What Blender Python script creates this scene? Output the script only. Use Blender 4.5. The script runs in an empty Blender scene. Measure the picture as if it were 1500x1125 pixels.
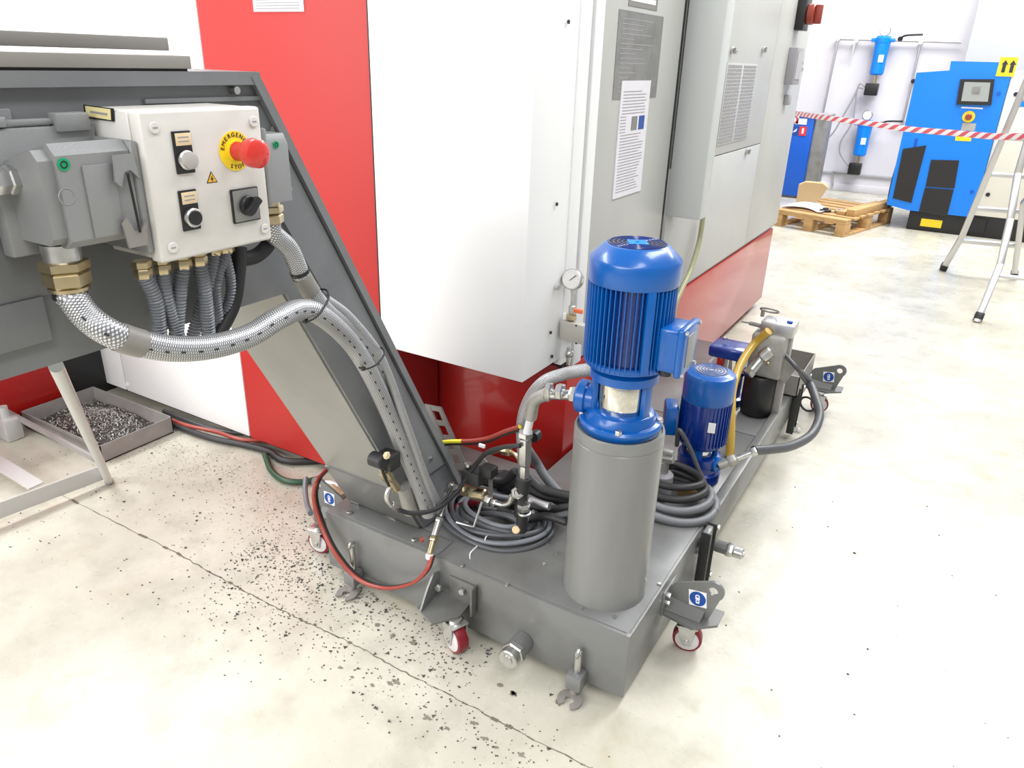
import bpy, bmesh, math, random
from mathutils import Vector, Matrix, noise
random.seed(7)
PI = math.pi
SC = bpy.context.scene
COL = SC.collection

# ------------------------------------------------------------------ camera
CAM = Vector((0.463, -1.417, 1.55))
FPX = 1090.0
def cam_axes(pitch, roll, yaw):
    f = Vector((math.sin(yaw)*math.cos(pitch), math.cos(yaw)*math.cos(pitch), -math.sin(pitch)))
    rt = Vector((math.cos(yaw), -math.sin(yaw), 0)); up = rt.cross(f)
    c, s = math.cos(roll), math.sin(roll)
    return c*rt + s*up, -s*rt + c*up, f
RT, UP, FW = cam_axes(math.radians(23.5), math.radians(1.83), math.radians(-30.3))
cd = bpy.data.cameras.new('camera'); cd.sensor_width = 36; cd.lens = 36*FPX/1500; cd.clip_start = .05
cam = bpy.data.objects.new('camera', cd); COL.objects.link(cam)
mw = Matrix.Identity(4)
for i in range(3):
    mw[i][0], mw[i][1], mw[i][2], mw[i][3] = RT[i], UP[i], -FW[i], CAM[i]
cam.matrix_world = mw
SC.camera = cam

# ------------------------------------------------------------------ world, lamps, exposure
SC.view_settings.view_transform = 'Standard'; SC.view_settings.look = 'None'
SC.view_settings.gamma = 1; SC.view_settings.use_curve_mapping = False
SC.view_settings.exposure = 0.48
w = bpy.data.worlds.new('hall'); SC.world = w; w.use_nodes = True
w.node_tree.nodes['Background'].inputs[0].default_value = (.93, .96, 1, 1)
w.node_tree.nodes['Background'].inputs[1].default_value = 0.42
def area(name, loc, sx, sy, power, target=None, col=(1, 1, 1)):
    l = bpy.data.lights.new(name, 'AREA'); l.shape = 'RECTANGLE'; l.size = sx; l.size_y = sy; l.energy = power; l.color = col
    o = bpy.data.objects.new(name, l); COL.objects.link(o); o.location = loc
    if target is not None:
        o.rotation_euler = (Vector(target)-Vector(loc)).to_track_quat('-Z', 'Y').to_euler()
    return o
area('overhead_area_light', (-5.2, -0.3, 4.9), 1.2, 5.0, 280)
area('window_light', (-2.2, -5.7, 2.9), 7.0, 2.6, 420, (-1.2, .4, .8), (1, .99, .97))
area('overhead_area_light', (1.3, 3.0, 4.95), 1.0, 5.0, 190)
area('overhead_area_light', (1.0, 7.6, 4.9), 4.5, 2.0, 360)
area('overhead_area_light', (1.6, -3.2, 4.9), 1.0, 4.0, 110)  # added overhead light for highlights on the motor, no known fixture

# ------------------------------------------------------------------ pixel -> world on a chosen real plane
def ray(u, v):
    return FW + RT*((u-750)/FPX) - UP*((v-562.5)/FPX)
def P(u, v, x=None, y=None, z=None):
    d = ray(u, v)
    if x is not None: t = (x-CAM.x)/d.x
    elif y is not None: t = (y-CAM.y)/d.y
    else: t = (z-CAM.z)/d.z
    return CAM + d*t
def PX(x, *pts): return [P(u, v, x=x) for u, v in pts]
def PY(y, *pts): return [P(u, v, y=y) for u, v in pts]
def PZ(z, *pts): return [P(u, v, z=z) for u, v in pts]

# ------------------------------------------------------------------ materials
def mat(name, col, rough=.5, metal=0, spec=.5, coat=0, noise_amt=0, noise_scale=8, noise_col=None, bump=0, bump_scale=200, alpha=1, emit=0, stretch=None, trans=0):
    m = bpy.data.materials.new(name); m.use_nodes = True; nt = m.node_tree; b = nt.nodes['Principled BSDF']
    b.inputs['Base Color'].default_value = (*col, 1); b.inputs['Roughness'].default_value = rough
    b.inputs['Metallic'].default_value = metal; b.inputs['Specular IOR Level'].default_value = spec
    b.inputs['Coat Weight'].default_value = coat; b.inputs['Coat Roughness'].default_value = .08
    if trans: b.inputs['Transmission Weight'].default_value = trans
    if emit:
        b.inputs['Emission Color'].default_value = (*col, 1); b.inputs['Emission Strength'].default_value = emit
    tc = None
    if noise_amt or bump:
        tc = nt.nodes.new('ShaderNodeTexCoord')
        vec = tc.outputs['Object']
        if stretch:
            mp = nt.nodes.new('ShaderNodeMapping'); mp.inputs['Scale'].default_value = stretch
            nt.links.new(vec, mp.inputs[0]); vec = mp.outputs[0]
    if noise_amt:
        n = nt.nodes.new('ShaderNodeTexNoise'); n.inputs['Scale'].default_value = noise_scale; n.inputs['Detail'].default_value = 6
        nt.links.new(vec, n.inputs['Vector'])
        r = nt.nodes.new('ShaderNodeMapRange'); r.inputs[1].default_value = .45; r.inputs[2].default_value = .72
        r.inputs[3].default_value = 0; r.inputs[4].default_value = noise_amt; nt.links.new(n.outputs[0], r.inputs[0])
        mx = nt.nodes.new('ShaderNodeMix'); mx.data_type = 'RGBA'
        mx.inputs[6].default_value = (*col, 1); mx.inputs[7].default_value = (*(noise_col or [c*.5 for c in col]), 1)
        nt.links.new(r.outputs[0], mx.inputs[0]); nt.links.new(mx.outputs[2], b.inputs['Base Color'])
    if bump:
        n = nt.nodes.new('ShaderNodeTexNoise'); n.inputs['Scale'].default_value = bump_scale; n.inputs['Detail'].default_value = 3
        nt.links.new(vec, n.inputs['Vector'])
        bp = nt.nodes.new('ShaderNodeBump'); bp.inputs['Strength'].default_value = bump; bp.inputs['Distance'].default_value = .002
        nt.links.new(n.outputs[0], bp.inputs['Height']); nt.links.new(bp.outputs[0], b.inputs['Normal'])
    return m

M = {}
M['white'] = mat('white_paint', (.86, .86, .86), .55, noise_amt=.06, noise_scale=3)
M['red_matt'] = mat('red_door_paint', (.47, .026, .022), .55)
M['grey_white'] = mat('light_grey_paint', (.50, .50, .48), .4, noise_amt=.1, noise_scale=4)
M['duct'] = mat('pale_grey_paint', (.58, .60, .59), .4)
M['red'] = mat('red_paint', (.40, .012, .010), .3, coat=.5)
M['grey'] = mat('grey_paint', (.19, .195, .20), .38, noise_amt=.35, noise_scale=5, bump=.15, bump_scale=60)
M['tank'] = mat('oily_grey_paint', (.17, .173, .170), .3, noise_amt=.6, noise_scale=4, noise_col=(.06, .055, .045), bump=.12, bump_scale=40)
M['cyl'] = mat('satin_grey_paint', (.22, .222, .213), .28, noise_amt=.3, noise_scale=3, stretch=(3, 3, .6))
M['chute'] = mat('lit_underside_grey', (.27, .27, .245), .35, noise_amt=.4, noise_scale=3)  # grey lightened to paint in the lit underside of the incline
M['flap'] = mat('taupe_grey_steel', (.25, .235, .215), .4, noise_amt=.2)
M['dark'] = mat('black_plastic', (.012, .012, .013), .4)
M['rubber'] = mat('black_rubber', (.02, .02, .021), .5)
M['cable'] = mat('grey_cable_sheath', (.075, .078, .085), .4)
M['conduit'] = mat('grey_conduit', (.17, .18, .20), .4)
M['blue'] = mat('blue_enamel', (.0005, .095, .38), .28, coat=.25, noise_amt=.25, noise_scale=9, noise_col=(.0, .06, .34))
M['blue_dark'] = mat('deep_blue_and_fin_shade', (.0, .025, .22), .25, coat=.5)  # deep blue, also the painted shade between motor fins
M['blue_sky'] = mat('bright_blue_paint', (.0, .21, .80), .35)
M['blue_mid'] = mat('cobalt_paint', (.0, .09, .50), .35)
M['steel'] = mat('stainless', (.70, .68, .63), .07, 1)
M['block'] = mat('pale_valve_block', (.50, .48, .43), .5, .2)
M['zinc'] = mat('zinc_plate', (.62, .62, .60), .32, 1, noise_amt=.4, noise_scale=40)
M['alu'] = mat('aluminium', (.62, .62, .62), .38, 1)
M['cast'] = mat('cast_aluminium', (.42, .41, .38), .5, .6, noise_amt=.4, noise_scale=30)
M['brass'] = mat('brass', (.60, .50, .32), .3, 1, noise_amt=.4, noise_scale=30)
M['hood'] = mat('die_cast_grey', (.27, .275, .275), .42, .2, bump=.2, bump_scale=400)
M['box'] = mat('control_box_white', (.68, .66, .62), .35, noise_amt=.35, noise_scale=14, noise_col=(.52, .49, .45))
M['label'] = mat('cream_label', (.75, .58, .36), .5)
M['ylabel'] = mat('pale_yellow_label', (.82, .72, .36), .5)
M['yellow'] = mat('yellow_plate', (.90, .68, .02), .4)
M['estop'] = mat('red_button', (.62, .03, .02), .25, coat=.4)
M['knob_grey'] = mat('grey_button', (.42, .40, .38), .3)
M['green'] = mat('green_dot', (.0, .32, .13), .4)
M['paper'] = mat('paper', (.72, .70, .74), .6, noise_amt=.25, noise_scale=40, noise_col=(.55, .54, .6))
M['ink'] = mat('ink', (.03, .03, .04), .6)
M['ink_soft'] = mat('grey_print', (.32, .31, .33), .6)
M['plate_grey'] = mat('brushed_plate', (.27, .27, .26), .35, .4, noise_amt=.5, noise_scale=12)
M['pipe_yellow'] = mat('yellow_pipe', (.52, .33, .045), .3, coat=.4)
M['tube_olive'] = mat('clear_olive_tube', (.36, .36, .22), .25)
M['yg'] = mat('earth_yellow', (.75, .68, .03), .4)
M['redhose'] = mat('red_brown_hose', (.30, .045, .03), .35)
M['maroon'] = mat('maroon_anodised', (.20, .008, .02), .3)
M['orange'] = mat('orange_handle', (.85, .18, .06), .4)
M['wood'] = mat('pallet_wood', (.50, .31, .13), .7, noise_amt=.7, noise_scale=6, noise_col=(.32, .17, .06), stretch=(1, 6, 6))
M['card'] = mat('cardboard', (.50, .36, .19), .8)
M['wheel_red'] = mat('red_polyurethane', (.20, .006, .015), .35)
M['wheel_hub'] = mat('white_hub', (.62, .60, .60), .4)
M['mesh_black'] = mat('black_filter_mesh', (.022, .02, .02), .8, bump=.5, bump_scale=300)
M['cream'] = mat('cream_panel', (.72, .70, .62), .4)
M['screen'] = mat('screen_glass', (.35, .37, .36), .15)
M['gauge'] = mat('gauge_face', (.78, .77, .74), .3)
M['stick_blue'] = mat('sticker_blue', (.0, .06, .32), .4)
M['stick_white'] = mat('sticker_white', (.82, .82, .85), .4)
M['sign_red'] = mat('sign_red', (.65, .03, .04), .4)
M['silver_paint'] = mat('silver_painted_tube', (.55, .56, .55), .35, .3)
M['frame_steel'] = mat('worn_frame_steel', (.36, .34, .33), .45, .3, noise_amt=.4, noise_scale=8)
M['swarf'] = mat('metal_swarf', (.5, .49, .46), .35, .8)
M['swarf_dark'] = mat('dark_swarf', (.06, .055, .05), .6)
M['oil'] = mat('oily_rust', (.15, .10, .03), .3)
M['greenhose'] = mat('dark_green_hose', (.02, .07, .035), .4)
M['orange_y'] = mat('amber_field', (.85, .48, .02), .5)
M['dirt'] = mat('floor_dirt', (.22, .20, .16), .6, noise_amt=.5, noise_scale=30)
M['crack'] = mat('joint_filler', (.16, .14, .11), .9)

def uvmat(name, kind, base, dark, rough, metal, su, sv):
    m = bpy.data.materials.new(name); m.use_nodes = True; nt = m.node_tree; b = nt.nodes['Principled BSDF']
    b.inputs['Roughness'].default_value = rough; b.inputs['Metallic'].default_value = metal
    uv = nt.nodes.new('ShaderNodeUVMap'); uv.uv_map = 'uv'
    mp = nt.nodes.new('ShaderNodeMapping'); mp.inputs['Scale'].default_value = (su, sv, 1); nt.links.new(uv.outputs[0], mp.inputs[0])
    if kind == 'braid':
        outs = []
        for r in (.785, -.785):
            m2 = nt.nodes.new('ShaderNodeMapping'); m2.inputs['Rotation'].default_value = (0, 0, r); nt.links.new(mp.outputs[0], m2.inputs[0])
            wv = nt.nodes.new('ShaderNodeTexWave'); wv.inputs['Scale'].default_value = 1; wv.wave_type = 'BANDS'; nt.links.new(m2.outputs[0], wv.inputs[0]); outs.append(wv.outputs['Fac'])
        mm = nt.nodes.new('ShaderNodeMath'); mm.operation = 'MULTIPLY'; nt.links.new(outs[0], mm.inputs[0]); nt.links.new(outs[1], mm.inputs[1]); fac = mm.outputs[0]
    elif kind == 'stripe':
        sp = nt.nodes.new('ShaderNodeSeparateXYZ'); nt.links.new(mp.outputs[0], sp.inputs[0])
        ad = nt.nodes.new('ShaderNodeMath'); ad.operation = 'ADD'; nt.links.new(sp.outputs[0], ad.inputs[0]); nt.links.new(sp.outputs[1], ad.inputs[1])
        fr = nt.nodes.new('ShaderNodeMath'); fr.operation = 'FRACT'; nt.links.new(ad.outputs[0], fr.inputs[0]); fac = fr.outputs[0]
    rp = nt.nodes.new('ShaderNodeValToRGB'); rp.color_ramp.elements[0].color = (*dark, 1); rp.color_ramp.elements[1].color = (*base, 1)
    rp.color_ramp.elements[0].position = .12 if kind == 'braid' else .45; rp.color_ramp.elements[1].position = .4 if kind == 'braid' else .55
    nt.links.new(fac, rp.inputs[0]); nt.links.new(rp.outputs[0], b.inputs['Base Color'])
    if kind == 'braid':
        bp = nt.nodes.new('ShaderNodeBump'); bp.inputs['Strength'].default_value = .5; bp.inputs['Distance'].default_value = .001
        nt.links.new(fac, bp.inputs['Height']); nt.links.new(bp.outputs[0], b.inputs['Normal'])
    return m
M['braid'] = uvmat('braided_sleeve', 'braid', (.78, .79, .80), (.22, .22, .23), .36, .55, 6, 100)
M['braid_dark'] = uvmat('dull_braided_hose', 'braid', (.27, .28, .29), (.12, .12, .13), .45, .4, 7, 120)
M['tape'] = uvmat('red_white_tape', 'stripe', (.85, .83, .84), (.72, .12, .16), .4, 0, 1.6, 9)

def floor_mat():
    m = bpy.data.materials.new('epoxy_floor'); m.use_nodes = True; nt = m.node_tree; b = nt.nodes['Principled BSDF']
    N = nt.nodes.new; L = nt.links.new
    tc = N('ShaderNodeTexCoord')
    def ns(scale, detail=6, rough=.6):
        n = N('ShaderNodeTexNoise'); n.inputs['Scale'].default_value = scale; n.inputs['Detail'].default_value = detail; n.inputs['Roughness'].default_value = rough
        L(tc.outputs['Object'], n.inputs['Vector']); return n.outputs[0]
    def ramp(f, a, b_):
        r = N('ShaderNodeMapRange'); r.inputs[1].default_value = a; r.inputs[2].default_value = b_; L(f, r.inputs[0]); return r.outputs[0]
    def mix(f, c1, c2, k=1):
        mx = N('ShaderNodeMix'); mx.data_type = 'RGBA'
        if k != 1:
            q = N('ShaderNodeMath'); q.operation = 'MULTIPLY'; q.inputs[1].default_value = k; L(f, q.inputs[0]); f = q.outputs[0]
        L(f, mx.inputs[0])
        for i, c in ((6, c1), (7, c2)):
            if isinstance(c, tuple): mx.inputs[i].default_value = (*c, 1)
            else: L(c, mx.inputs[i])
        return mx.outputs[2]
    c = mix(ramp(ns(1.3), .38, .66), (.60, .575, .49), (.44, .42, .345))
    c = mix(ramp(ns(7), .48, .70), c, (.33, .315, .25), .5)
    c = mix(ramp(ns(3.2, 8, .7), .56, .72), c, (.40, .31, .15), .45)
    c = mix(ramp(ns(60, 4, .7), .62, .72), c, (.25, .23, .19), .5)
    L(c, b.inputs['Base Color'])
    r = N('ShaderNodeMapRange'); r.inputs[3].default_value = .16; r.inputs[4].default_value = .42; L(ns(5), r.inputs[0]); L(r.outputs[0], b.inputs['Roughness'])
    bp = N('ShaderNodeBump'); bp.inputs['Strength'].default_value = .25; bp.inputs['Distance'].default_value = .003
    L(ns(25), bp.inputs['Height']); L(bp.outputs[0], b.inputs['Normal'])
    return m
M['floor'] = floor_mat()
M['wall'] = mat('white_wall', (.68, .66, .69), .8, noise_amt=.1, noise_scale=2)
M['wall_grey'] = mat('grey_wall', (.42, .43, .45), .8)

# ------------------------------------------------------------------ mesh builder
ORG = {}
class MB:
    def __init__(s, T=None):
        s.bm = bmesh.new(); s.uv = s.bm.loops.layers.uv.new('uv'); s.T = T; s.mi = 0; s.flat = False
    def _fin(s, verts, faces, T=None):
        for f in faces: f.material_index = s.mi
        M_ = s.T if T is None else (T if s.T is None else s.T @ T)
        if M_ is not None: bmesh.ops.transform(s.bm, matrix=M_, verts=verts)
    def mesh(s, vs, fs, T=None, smooth=False):
        v = [s.bm.verts.new(p) for p in vs]; o = []
        for f in fs:
            try: fc = s.bm.faces.new([v[i] for i in f]); fc.smooth = smooth; o.append(fc)
            except ValueError: pass
        s._fin(v, o, T); return s
    def box(s, x0, x1, y0, y1, z0, z1, bev=0, T=None, seg=2):
        x0, x1 = min(x0, x1), max(x0, x1); y0, y1 = min(y0, y1), max(y0, y1); z0, z1 = min(z0, z1), max(z0, z1)
        r = bmesh.ops.create_cube(s.bm, size=1); vs = r['verts']
        for v in vs: v.co = Vector(((x0+x1)/2+v.co.x*(x1-x0), (y0+y1)/2+v.co.y*(y1-y0), (z0+z1)/2+v.co.z*(z1-z0)))
        if bev:
            bev = min(bev, .49*min(x1-x0, y1-y0, z1-z0))
            es = list({e for v in vs for e in v.link_edges})
            rr = bmesh.ops.bevel(s.bm, geom=vs+es, offset=bev, segments=seg, affect='EDGES', profile=.5)
            vs = list({v for f in rr['faces'] for v in f.verts} | {v for v in vs if v.is_valid})
            fs = list({f for v in vs for f in v.link_faces})
        else: fs = list({f for v in vs for f in v.link_faces})
        s._fin(vs, fs, T); return s
    def ring(s, c, a, b, r, n, ph=0): return [c+(a*math.cos(2*PI*i/n+ph)+b*math.sin(2*PI*i/n+ph))*r for i in range(n)]
    def lathe(s, prof, p=(0, 0, 0), d=(0, 0, 1), n=32, T=None, ph=0, smooth=True, cap=True):
        p = Vector(p); d = Vector(d).normalized(); a = d.orthogonal().normalized(); 
        if abs(d.z) > .99: a = Vector((1, 0, 0))
        b = d.cross(a); vs = []; fs = []
        for r, z in prof: vs += s.ring(p+d*z, a, b, max(r, 1e-5), n, ph)
        for k in range(len(prof)-1):
            for i in range(n):
                j = (i+1) % n; fs.append((k*n+i, k*n+j, (k+1)*n+j, (k+1)*n+i))
        if cap: fs.append(tuple(range(n-1, -1, -1))); fs.append(tuple((len(prof)-1)*n+i for i in range(n)))
        return s.mesh(vs, fs, T, smooth)
    def cyl(s, p0, p1, r, r1=None, n=24, bev=0, T=None, ph=0):
        p0, p1 = Vector(p0), Vector(p1); L = (p1-p0).length; r1 = r if r1 is None else r1
        pr = [(r, 0), (r1, L)] if not bev else [(r-bev, 0), (r, bev), (r1, L-bev), (r1-bev, L)]
        return s.lathe(pr, p0, p1-p0, n, T, ph, smooth=n > 8)
    def hexa(s, p0, p1, r, T=None): 
        L = (Vector(p1)-Vector(p0)).length
        return s.lathe([(r*.88, 0), (r, .15*L), (r, .85*L), (r*.88, L)], p0, Vector(p1)-Vector(p0), 6, T, smooth=False)
    def tube(s, pts, r, n=12, step=.01, rib=None, spline=True, cap=True, flat=None, T=None):
        pts = [Vector(p) for p in pts]
        if spline and len(pts) > 2:
            out = []; q = [pts[0]*2-pts[1]]+pts+[pts[-1]*2-pts[-2]]
            for i in range(1, len(q)-2):
                a, b, c, d = q[i-1:i+3]; k = max(2, int((c-b).length/step))
                for j in range(k):
                    t = j/k
                    out.append(.5*((2*b)+(c-a)*t+(2*a-5*b+4*c-d)*t*t+(3*b-a-3*c+d)*t**3))
            out.append(pts[-1]); pts = out
        elif spline:
            k = max(1, int((pts[1]-pts[0]).length/step)); pts = [pts[0].lerp(pts[1], i/k) for i in range(k+1)]
        t0 = (pts[1]-pts[0]).normalized(); a = t0.orthogonal().normalized()
        if flat: a = (Vector(flat)-t0*Vector(flat).dot(t0)).normalized()
        rows = []; S = 0; Ls = []
        for i, p in enumerate(pts):
            t = (pts[min(i+1, len(pts)-1)]-pts[max(i-1, 0)]).normalized()
            a = (a-t*a.dot(t)).normalized(); b = t.cross(a)
            if i: S += (p-pts[i-1]).length
            rr = r(S) if callable(r) else r
            if rib: rr *= 1+rib[1]*(1 if math.sin(2*PI*S/rib[0]) > 0 else -1)*.5
            rb = rr if not flat else rr*.12
            rows.append([s.bm.verts.new(p+a*math.cos(2*PI*k/n)*rr+b*math.sin(2*PI*k/n)*rb) for k in range(n)]); Ls.append(S)
        fs = []
        for i in range(len(rows)-1):
            for k in range(n):
                j = (k+1) % n; f = s.bm.faces.new((rows[i][k], rows[i][j], rows[i+1][j], rows[i+1][k])); f.smooth = True; fs.append(f)
                for lp, (uu, vv) in zip(f.loops, ((k/n, Ls[i]), ((k+1)/n, Ls[i]), ((k+1)/n, Ls[i+1]), (k/n, Ls[i+1]))): lp[s.uv].uv = (uu, vv)
        if cap: fs.append(s.bm.faces.new(rows[0][::-1])); fs.append(s.bm.faces.new(rows[-1]))
        s._fin([v for r_ in rows for v in r_], fs, T); return s
    def torus(s, c, d, R, r, n=32, m=8, T=None, a0=0, a1=2*PI):
        c = Vector(c); d = Vector(d).normalized(); a = d.orthogonal().normalized(); b = d.cross(a)
        full = a1-a0 > 6.28; k = n if full else n+1
        vs = []; fs = []
        for i in range(k):
            t = a0+(a1-a0)*i/n; e = a*math.cos(t)+b*math.sin(t)
            for j in range(m): vs.append(c+e*(R+r*math.cos(2*PI*j/m))+d*r*math.sin(2*PI*j/m))
        for i in range(n):
            i2 = (i+1) % k
            for j in range(m): j2 = (j+1) % m; fs.append((i*m+j, i2*m+j, i2*m+j2, i*m+j2))
        return s.mesh(vs, fs, T, True)
    def prism(s, poly, d, T=None, bev=0):
        """closed 3D polygon extruded by vector d"""
        poly = [Vector(p) for p in poly]; d = Vector(d); n = len(poly)
        vs = poly+[p+d for p in poly]
        fs = [tuple(range(n-1, -1, -1)), tuple(range(n, 2*n))]+[(i, (i+1) % n, n+(i+1) % n, n+i) for i in range(n)]
        return s.mesh(vs, fs, T)
    def slab(s, p0, p1, p2, p3, d): return s.prism([p0, p1, p2, p3], d)
    def sphere(s, c, r, n=16, T=None, sc=(1, 1, 1)):
        k = n//2; vs = []; fs = []
        for i in range(1, k):
            for j in range(n):
                th = PI*i/k; ph = 2*PI*j/n
                vs.append(Vector(c)+Vector((r*sc[0]*math.sin(th)*math.cos(ph), r*sc[1]*math.sin(th)*math.sin(ph), r*sc[2]*math.cos(th))))
        vs += [Vector(c)+Vector((0, 0, r*sc[2])), Vector(c)-Vector((0, 0, r*sc[2]))]; t, b = len(vs)-2, len(vs)-1
        for i in range(k-2):
            for j in range(n): j2 = (j+1) % n; fs.append((i*n+j, (i+1)*n+j, (i+1)*n+j2, i*n+j2))
        for j in range(n): j2 = (j+1) % n; fs += [(t, j, j2), (b, (k-2)*n+j2, (k-2)*n+j)]
        return s.mesh(vs, fs, T, True)
    def text(s, txt, o, x, y, size, depth=.0005, align='CENTER'):
        cu = bpy.data.curves.new('t', 'FONT'); cu.body = txt; cu.size = size; cu.extrude = depth; cu.align_x = align; cu.align_y = 'CENTER'; cu.resolution_u = 3
        ob = bpy.data.objects.new('t', cu); COL.objects.link(ob); bpy.context.view_layer.update()
        me = bpy.data.meshes.new_from_object(ob.evaluated_get(bpy.context.evaluated_depsgraph_get()))
        bpy.data.objects.remove(ob); x = Vector(x).normalized(); y = Vector(y).normalized(); z = x.cross(y)
        Mx = Matrix((x, y, z)).transposed().to_4x4(); Mx.translation = Vector(o)
        s.mesh([Mx @ v.co for v in me.vertices], [tuple(p.vertices) for p in me.polygons]); bpy.data.meshes.remove(me); return s
    def build(s, name, mats, parent=None, label=None, cat=None, group=None, kind=None, angle=35, org=None):
        bmesh.ops.recalc_face_normals(s.bm, faces=s.bm.faces)
        bb = [v.co for v in s.bm.verts]
        if parent is not None: o = ORG[parent.name]
        elif org is not None: o = Vector(org)
        else:
            o = Vector(((min(v.x for v in bb)+max(v.x for v in bb))/2, (min(v.y for v in bb)+max(v.y for v in bb))/2, min(v.z for v in bb)))
        bmesh.ops.translate(s.bm, verts=s.bm.verts, vec=-o)
        me = bpy.data.meshes.new(name); s.bm.to_mesh(me); s.bm.free()
        me.set_sharp_from_angle(angle=math.radians(angle))
        for m in (mats if isinstance(mats, (list, tuple)) else [mats]): me.materials.append(M[m])
        ob = bpy.data.objects.new(name, me); COL.objects.link(ob)
        if parent is not None: ob.parent = parent
        else: ob.location = o
        ORG[ob.name] = o
        tag(ob, label, cat, group, kind); return ob
def tag(o, label=None, cat=None, group=None, kind=None):
    if label: o['label'] = label
    if cat: o['category'] = cat
    if group: o['group'] = group
    if kind: o['kind'] = kind
    return o
def thing(name, loc, label, cat, group=None):
    o = bpy.data.objects.new(name, None); COL.objects.link(o); o.location = loc; o.empty_display_size = .05
    ORG[o.name] = Vector(loc); return tag(o, label, cat, group)
def frame(o, x, y):
    x = Vector(x).normalized(); y = Vector(y); z = x.cross(y).normalized(); y = z.cross(x)
    m = Matrix((x, y, z)).transposed().to_4x4(); m.translation = Vector(o); return m
V = Vector

# ================================================================== SETTING
fl = MB().box(-9, 8, -6, 10.4, -.05, 0).build('floor', 'floor', kind='structure', org=(0, 0, 0))
# expansion joint in the floor, jagged hairline
ck = MB()
pts = [P(u, v, z=.0006) for u, v in ((85, 722), (240, 800), (330, 850), (400, 888), (450, 912), (520, 945), (600, 988), (700, 1040), (850, 1118), (960, 1175))]
line = []
for a, b in zip(pts, pts[1:]):
    for k in range(14): line.append(a.lerp(b, k/14)+V((0, random.uniform(-.003, .003), 0)))
for a, b in zip(line, line[1:]):
    h = random.uniform(.0008, .0026) if random.random() > .12 else .005
    ck.mesh([a+V((0, -h, 0)), b+V((0, -h, 0)), b+V((0, h, 0)), a+V((0, h, 0))], [(0, 1, 2, 3)])
ck.build('expansion_joint', 'crack', fl)
# back wall, slightly skewed to the machine
WB = 10.2
MB().box(-9, .1, WB, WB+.15, 0, 5).build('wall_back', 'wall', kind='structure')
MB().box(.1, 7.99, WB-.55, WB+.15, 0, 5).build('wall_right', 'wall_grey', kind='structure')
MB().box(-9.15, -9, -6, WB+.15, 0, 5).build('wall_left', 'wall', kind='structure')
MB().box(-9, 8, -6.15, -6, 0, 5).build('wall_front', 'wall_grey', kind='structure')
MB().box(8, 8.15, -6, WB+.15, 0, 5).build('wall_far_right', 'wall_grey', kind='structure')
MB().box(-9, .1, WB-.025, WB, .0, .1, bev=.004).build('baseboard_back', 'wall', kind='structure')
MB().box(-1.5, .0, WB-.03, WB, .22, .25, bev=.004).build('trim_1', 'wall_grey', kind='structure')

# ================================================================== MACHINE
XR = -.6            # plane of its right flank
t = thing('machining_center', (-1.6, 2, 0), 'large white, red and light grey machine tool enclosure filling the left half of the hall', 'machine')
mc = t
MB().box(-3.1, XR-.001, .79, 3.87, .06, .555, bev=.006).build('red_base', 'red', mc)
MB().box(-3.2, XR-.012, .80, 3.92, .56, 2.5).build('enclosure_body', 'grey_white', mc)
# red front stripe: full height at left of the white door
MB().box(-1.915, -1.16, .45, .78, .04, 2.4, bev=.006).build('red_panel', 'red_matt', mc)
# white front panels left of the stripe
m = MB(); m.box(-2.77, -1.92, .452, .8, .04, 2.4, bev=.005); m.build('white_panel', 'white', mc)
m = MB(); m.box(-3.13, -2.776, .452, .8, .04, 2.4, bev=.005); m.build('white_panel', 'white', mc)
m = MB(); m.box(-3.9, -3.14, .50, .9, .95, 2.4, bev=.005); m.build('white_panel', 'white', mc)
m = MB(); m.box(-4.6, -3.905, .52, .9, .95, 2.4, bev=.005); m.build('grey_side_panel', 'grey_white', mc)
MB().box(-3.9, -3.14, .8, .95, .0, .95).build('recess_shade_block', 'dark', mc)  # black block painting in the shade of the recess
c = P(187, 563, y=.452)
MB().cyl(c, c+V((0, -.004, 0)), .011, bev=.001).build('lock', 'white', mc)
# placard on red
a, b = P(370, -12, y=.449), P(446, 17, y=.449)
m = MB(); m.box(a.x, b.x, .446, .45, b.z, a.z); pl = m.build('placard', 'stick_white', mc)
m = MB()
for k in range(7):
    z = b.z+.008+k*.008; m.box(a.x+.012, b.x-.012-random.uniform(0, .03), .445, .4462, z, z+.003)
m.build('print', 'ink_soft', pl)
# white sliding door, folded sheet
ds = MB(); ds.box(-1.155, -.588, .445, .70, .625, 2.4, bev=.004); dr = ds.build('white_door', 'white', mc)
MB().box(-1.16, -1.156, .447, .6, .60, 2.4).build('door_gap', 'dark', mc)
# frame strips beside the door on the right flank
m = MB(); m.box(-.612, -.584, .700, .772, .60, 2.4, bev=.003); fs = m.build('frame_strip', 'white', mc)
m = MB(); m.box(XR-.03, XR-.012, .765, .80, .56, 2.4); m.build('door_gap', 'dark', mc)
m = MB(); m.box(-.64, -.585, .80, .862, .565, 2.4, bev=.003); m.build('frame_post', 'white', mc)
for (u, v) in ((832, 32), (815, 299), (806, 487), (808, 522)):
    p = P(u, v, x=-.584); MB().cyl(p, p+V((.004, 0, 0)), .0055, n=12).build('screw', 'dark', fs)
p = P(814, 421, x=-.584); MB().cyl(p, p+V((.010, 0, 0)), .008, n=12).build('screw', 'zinc', fs)
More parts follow.
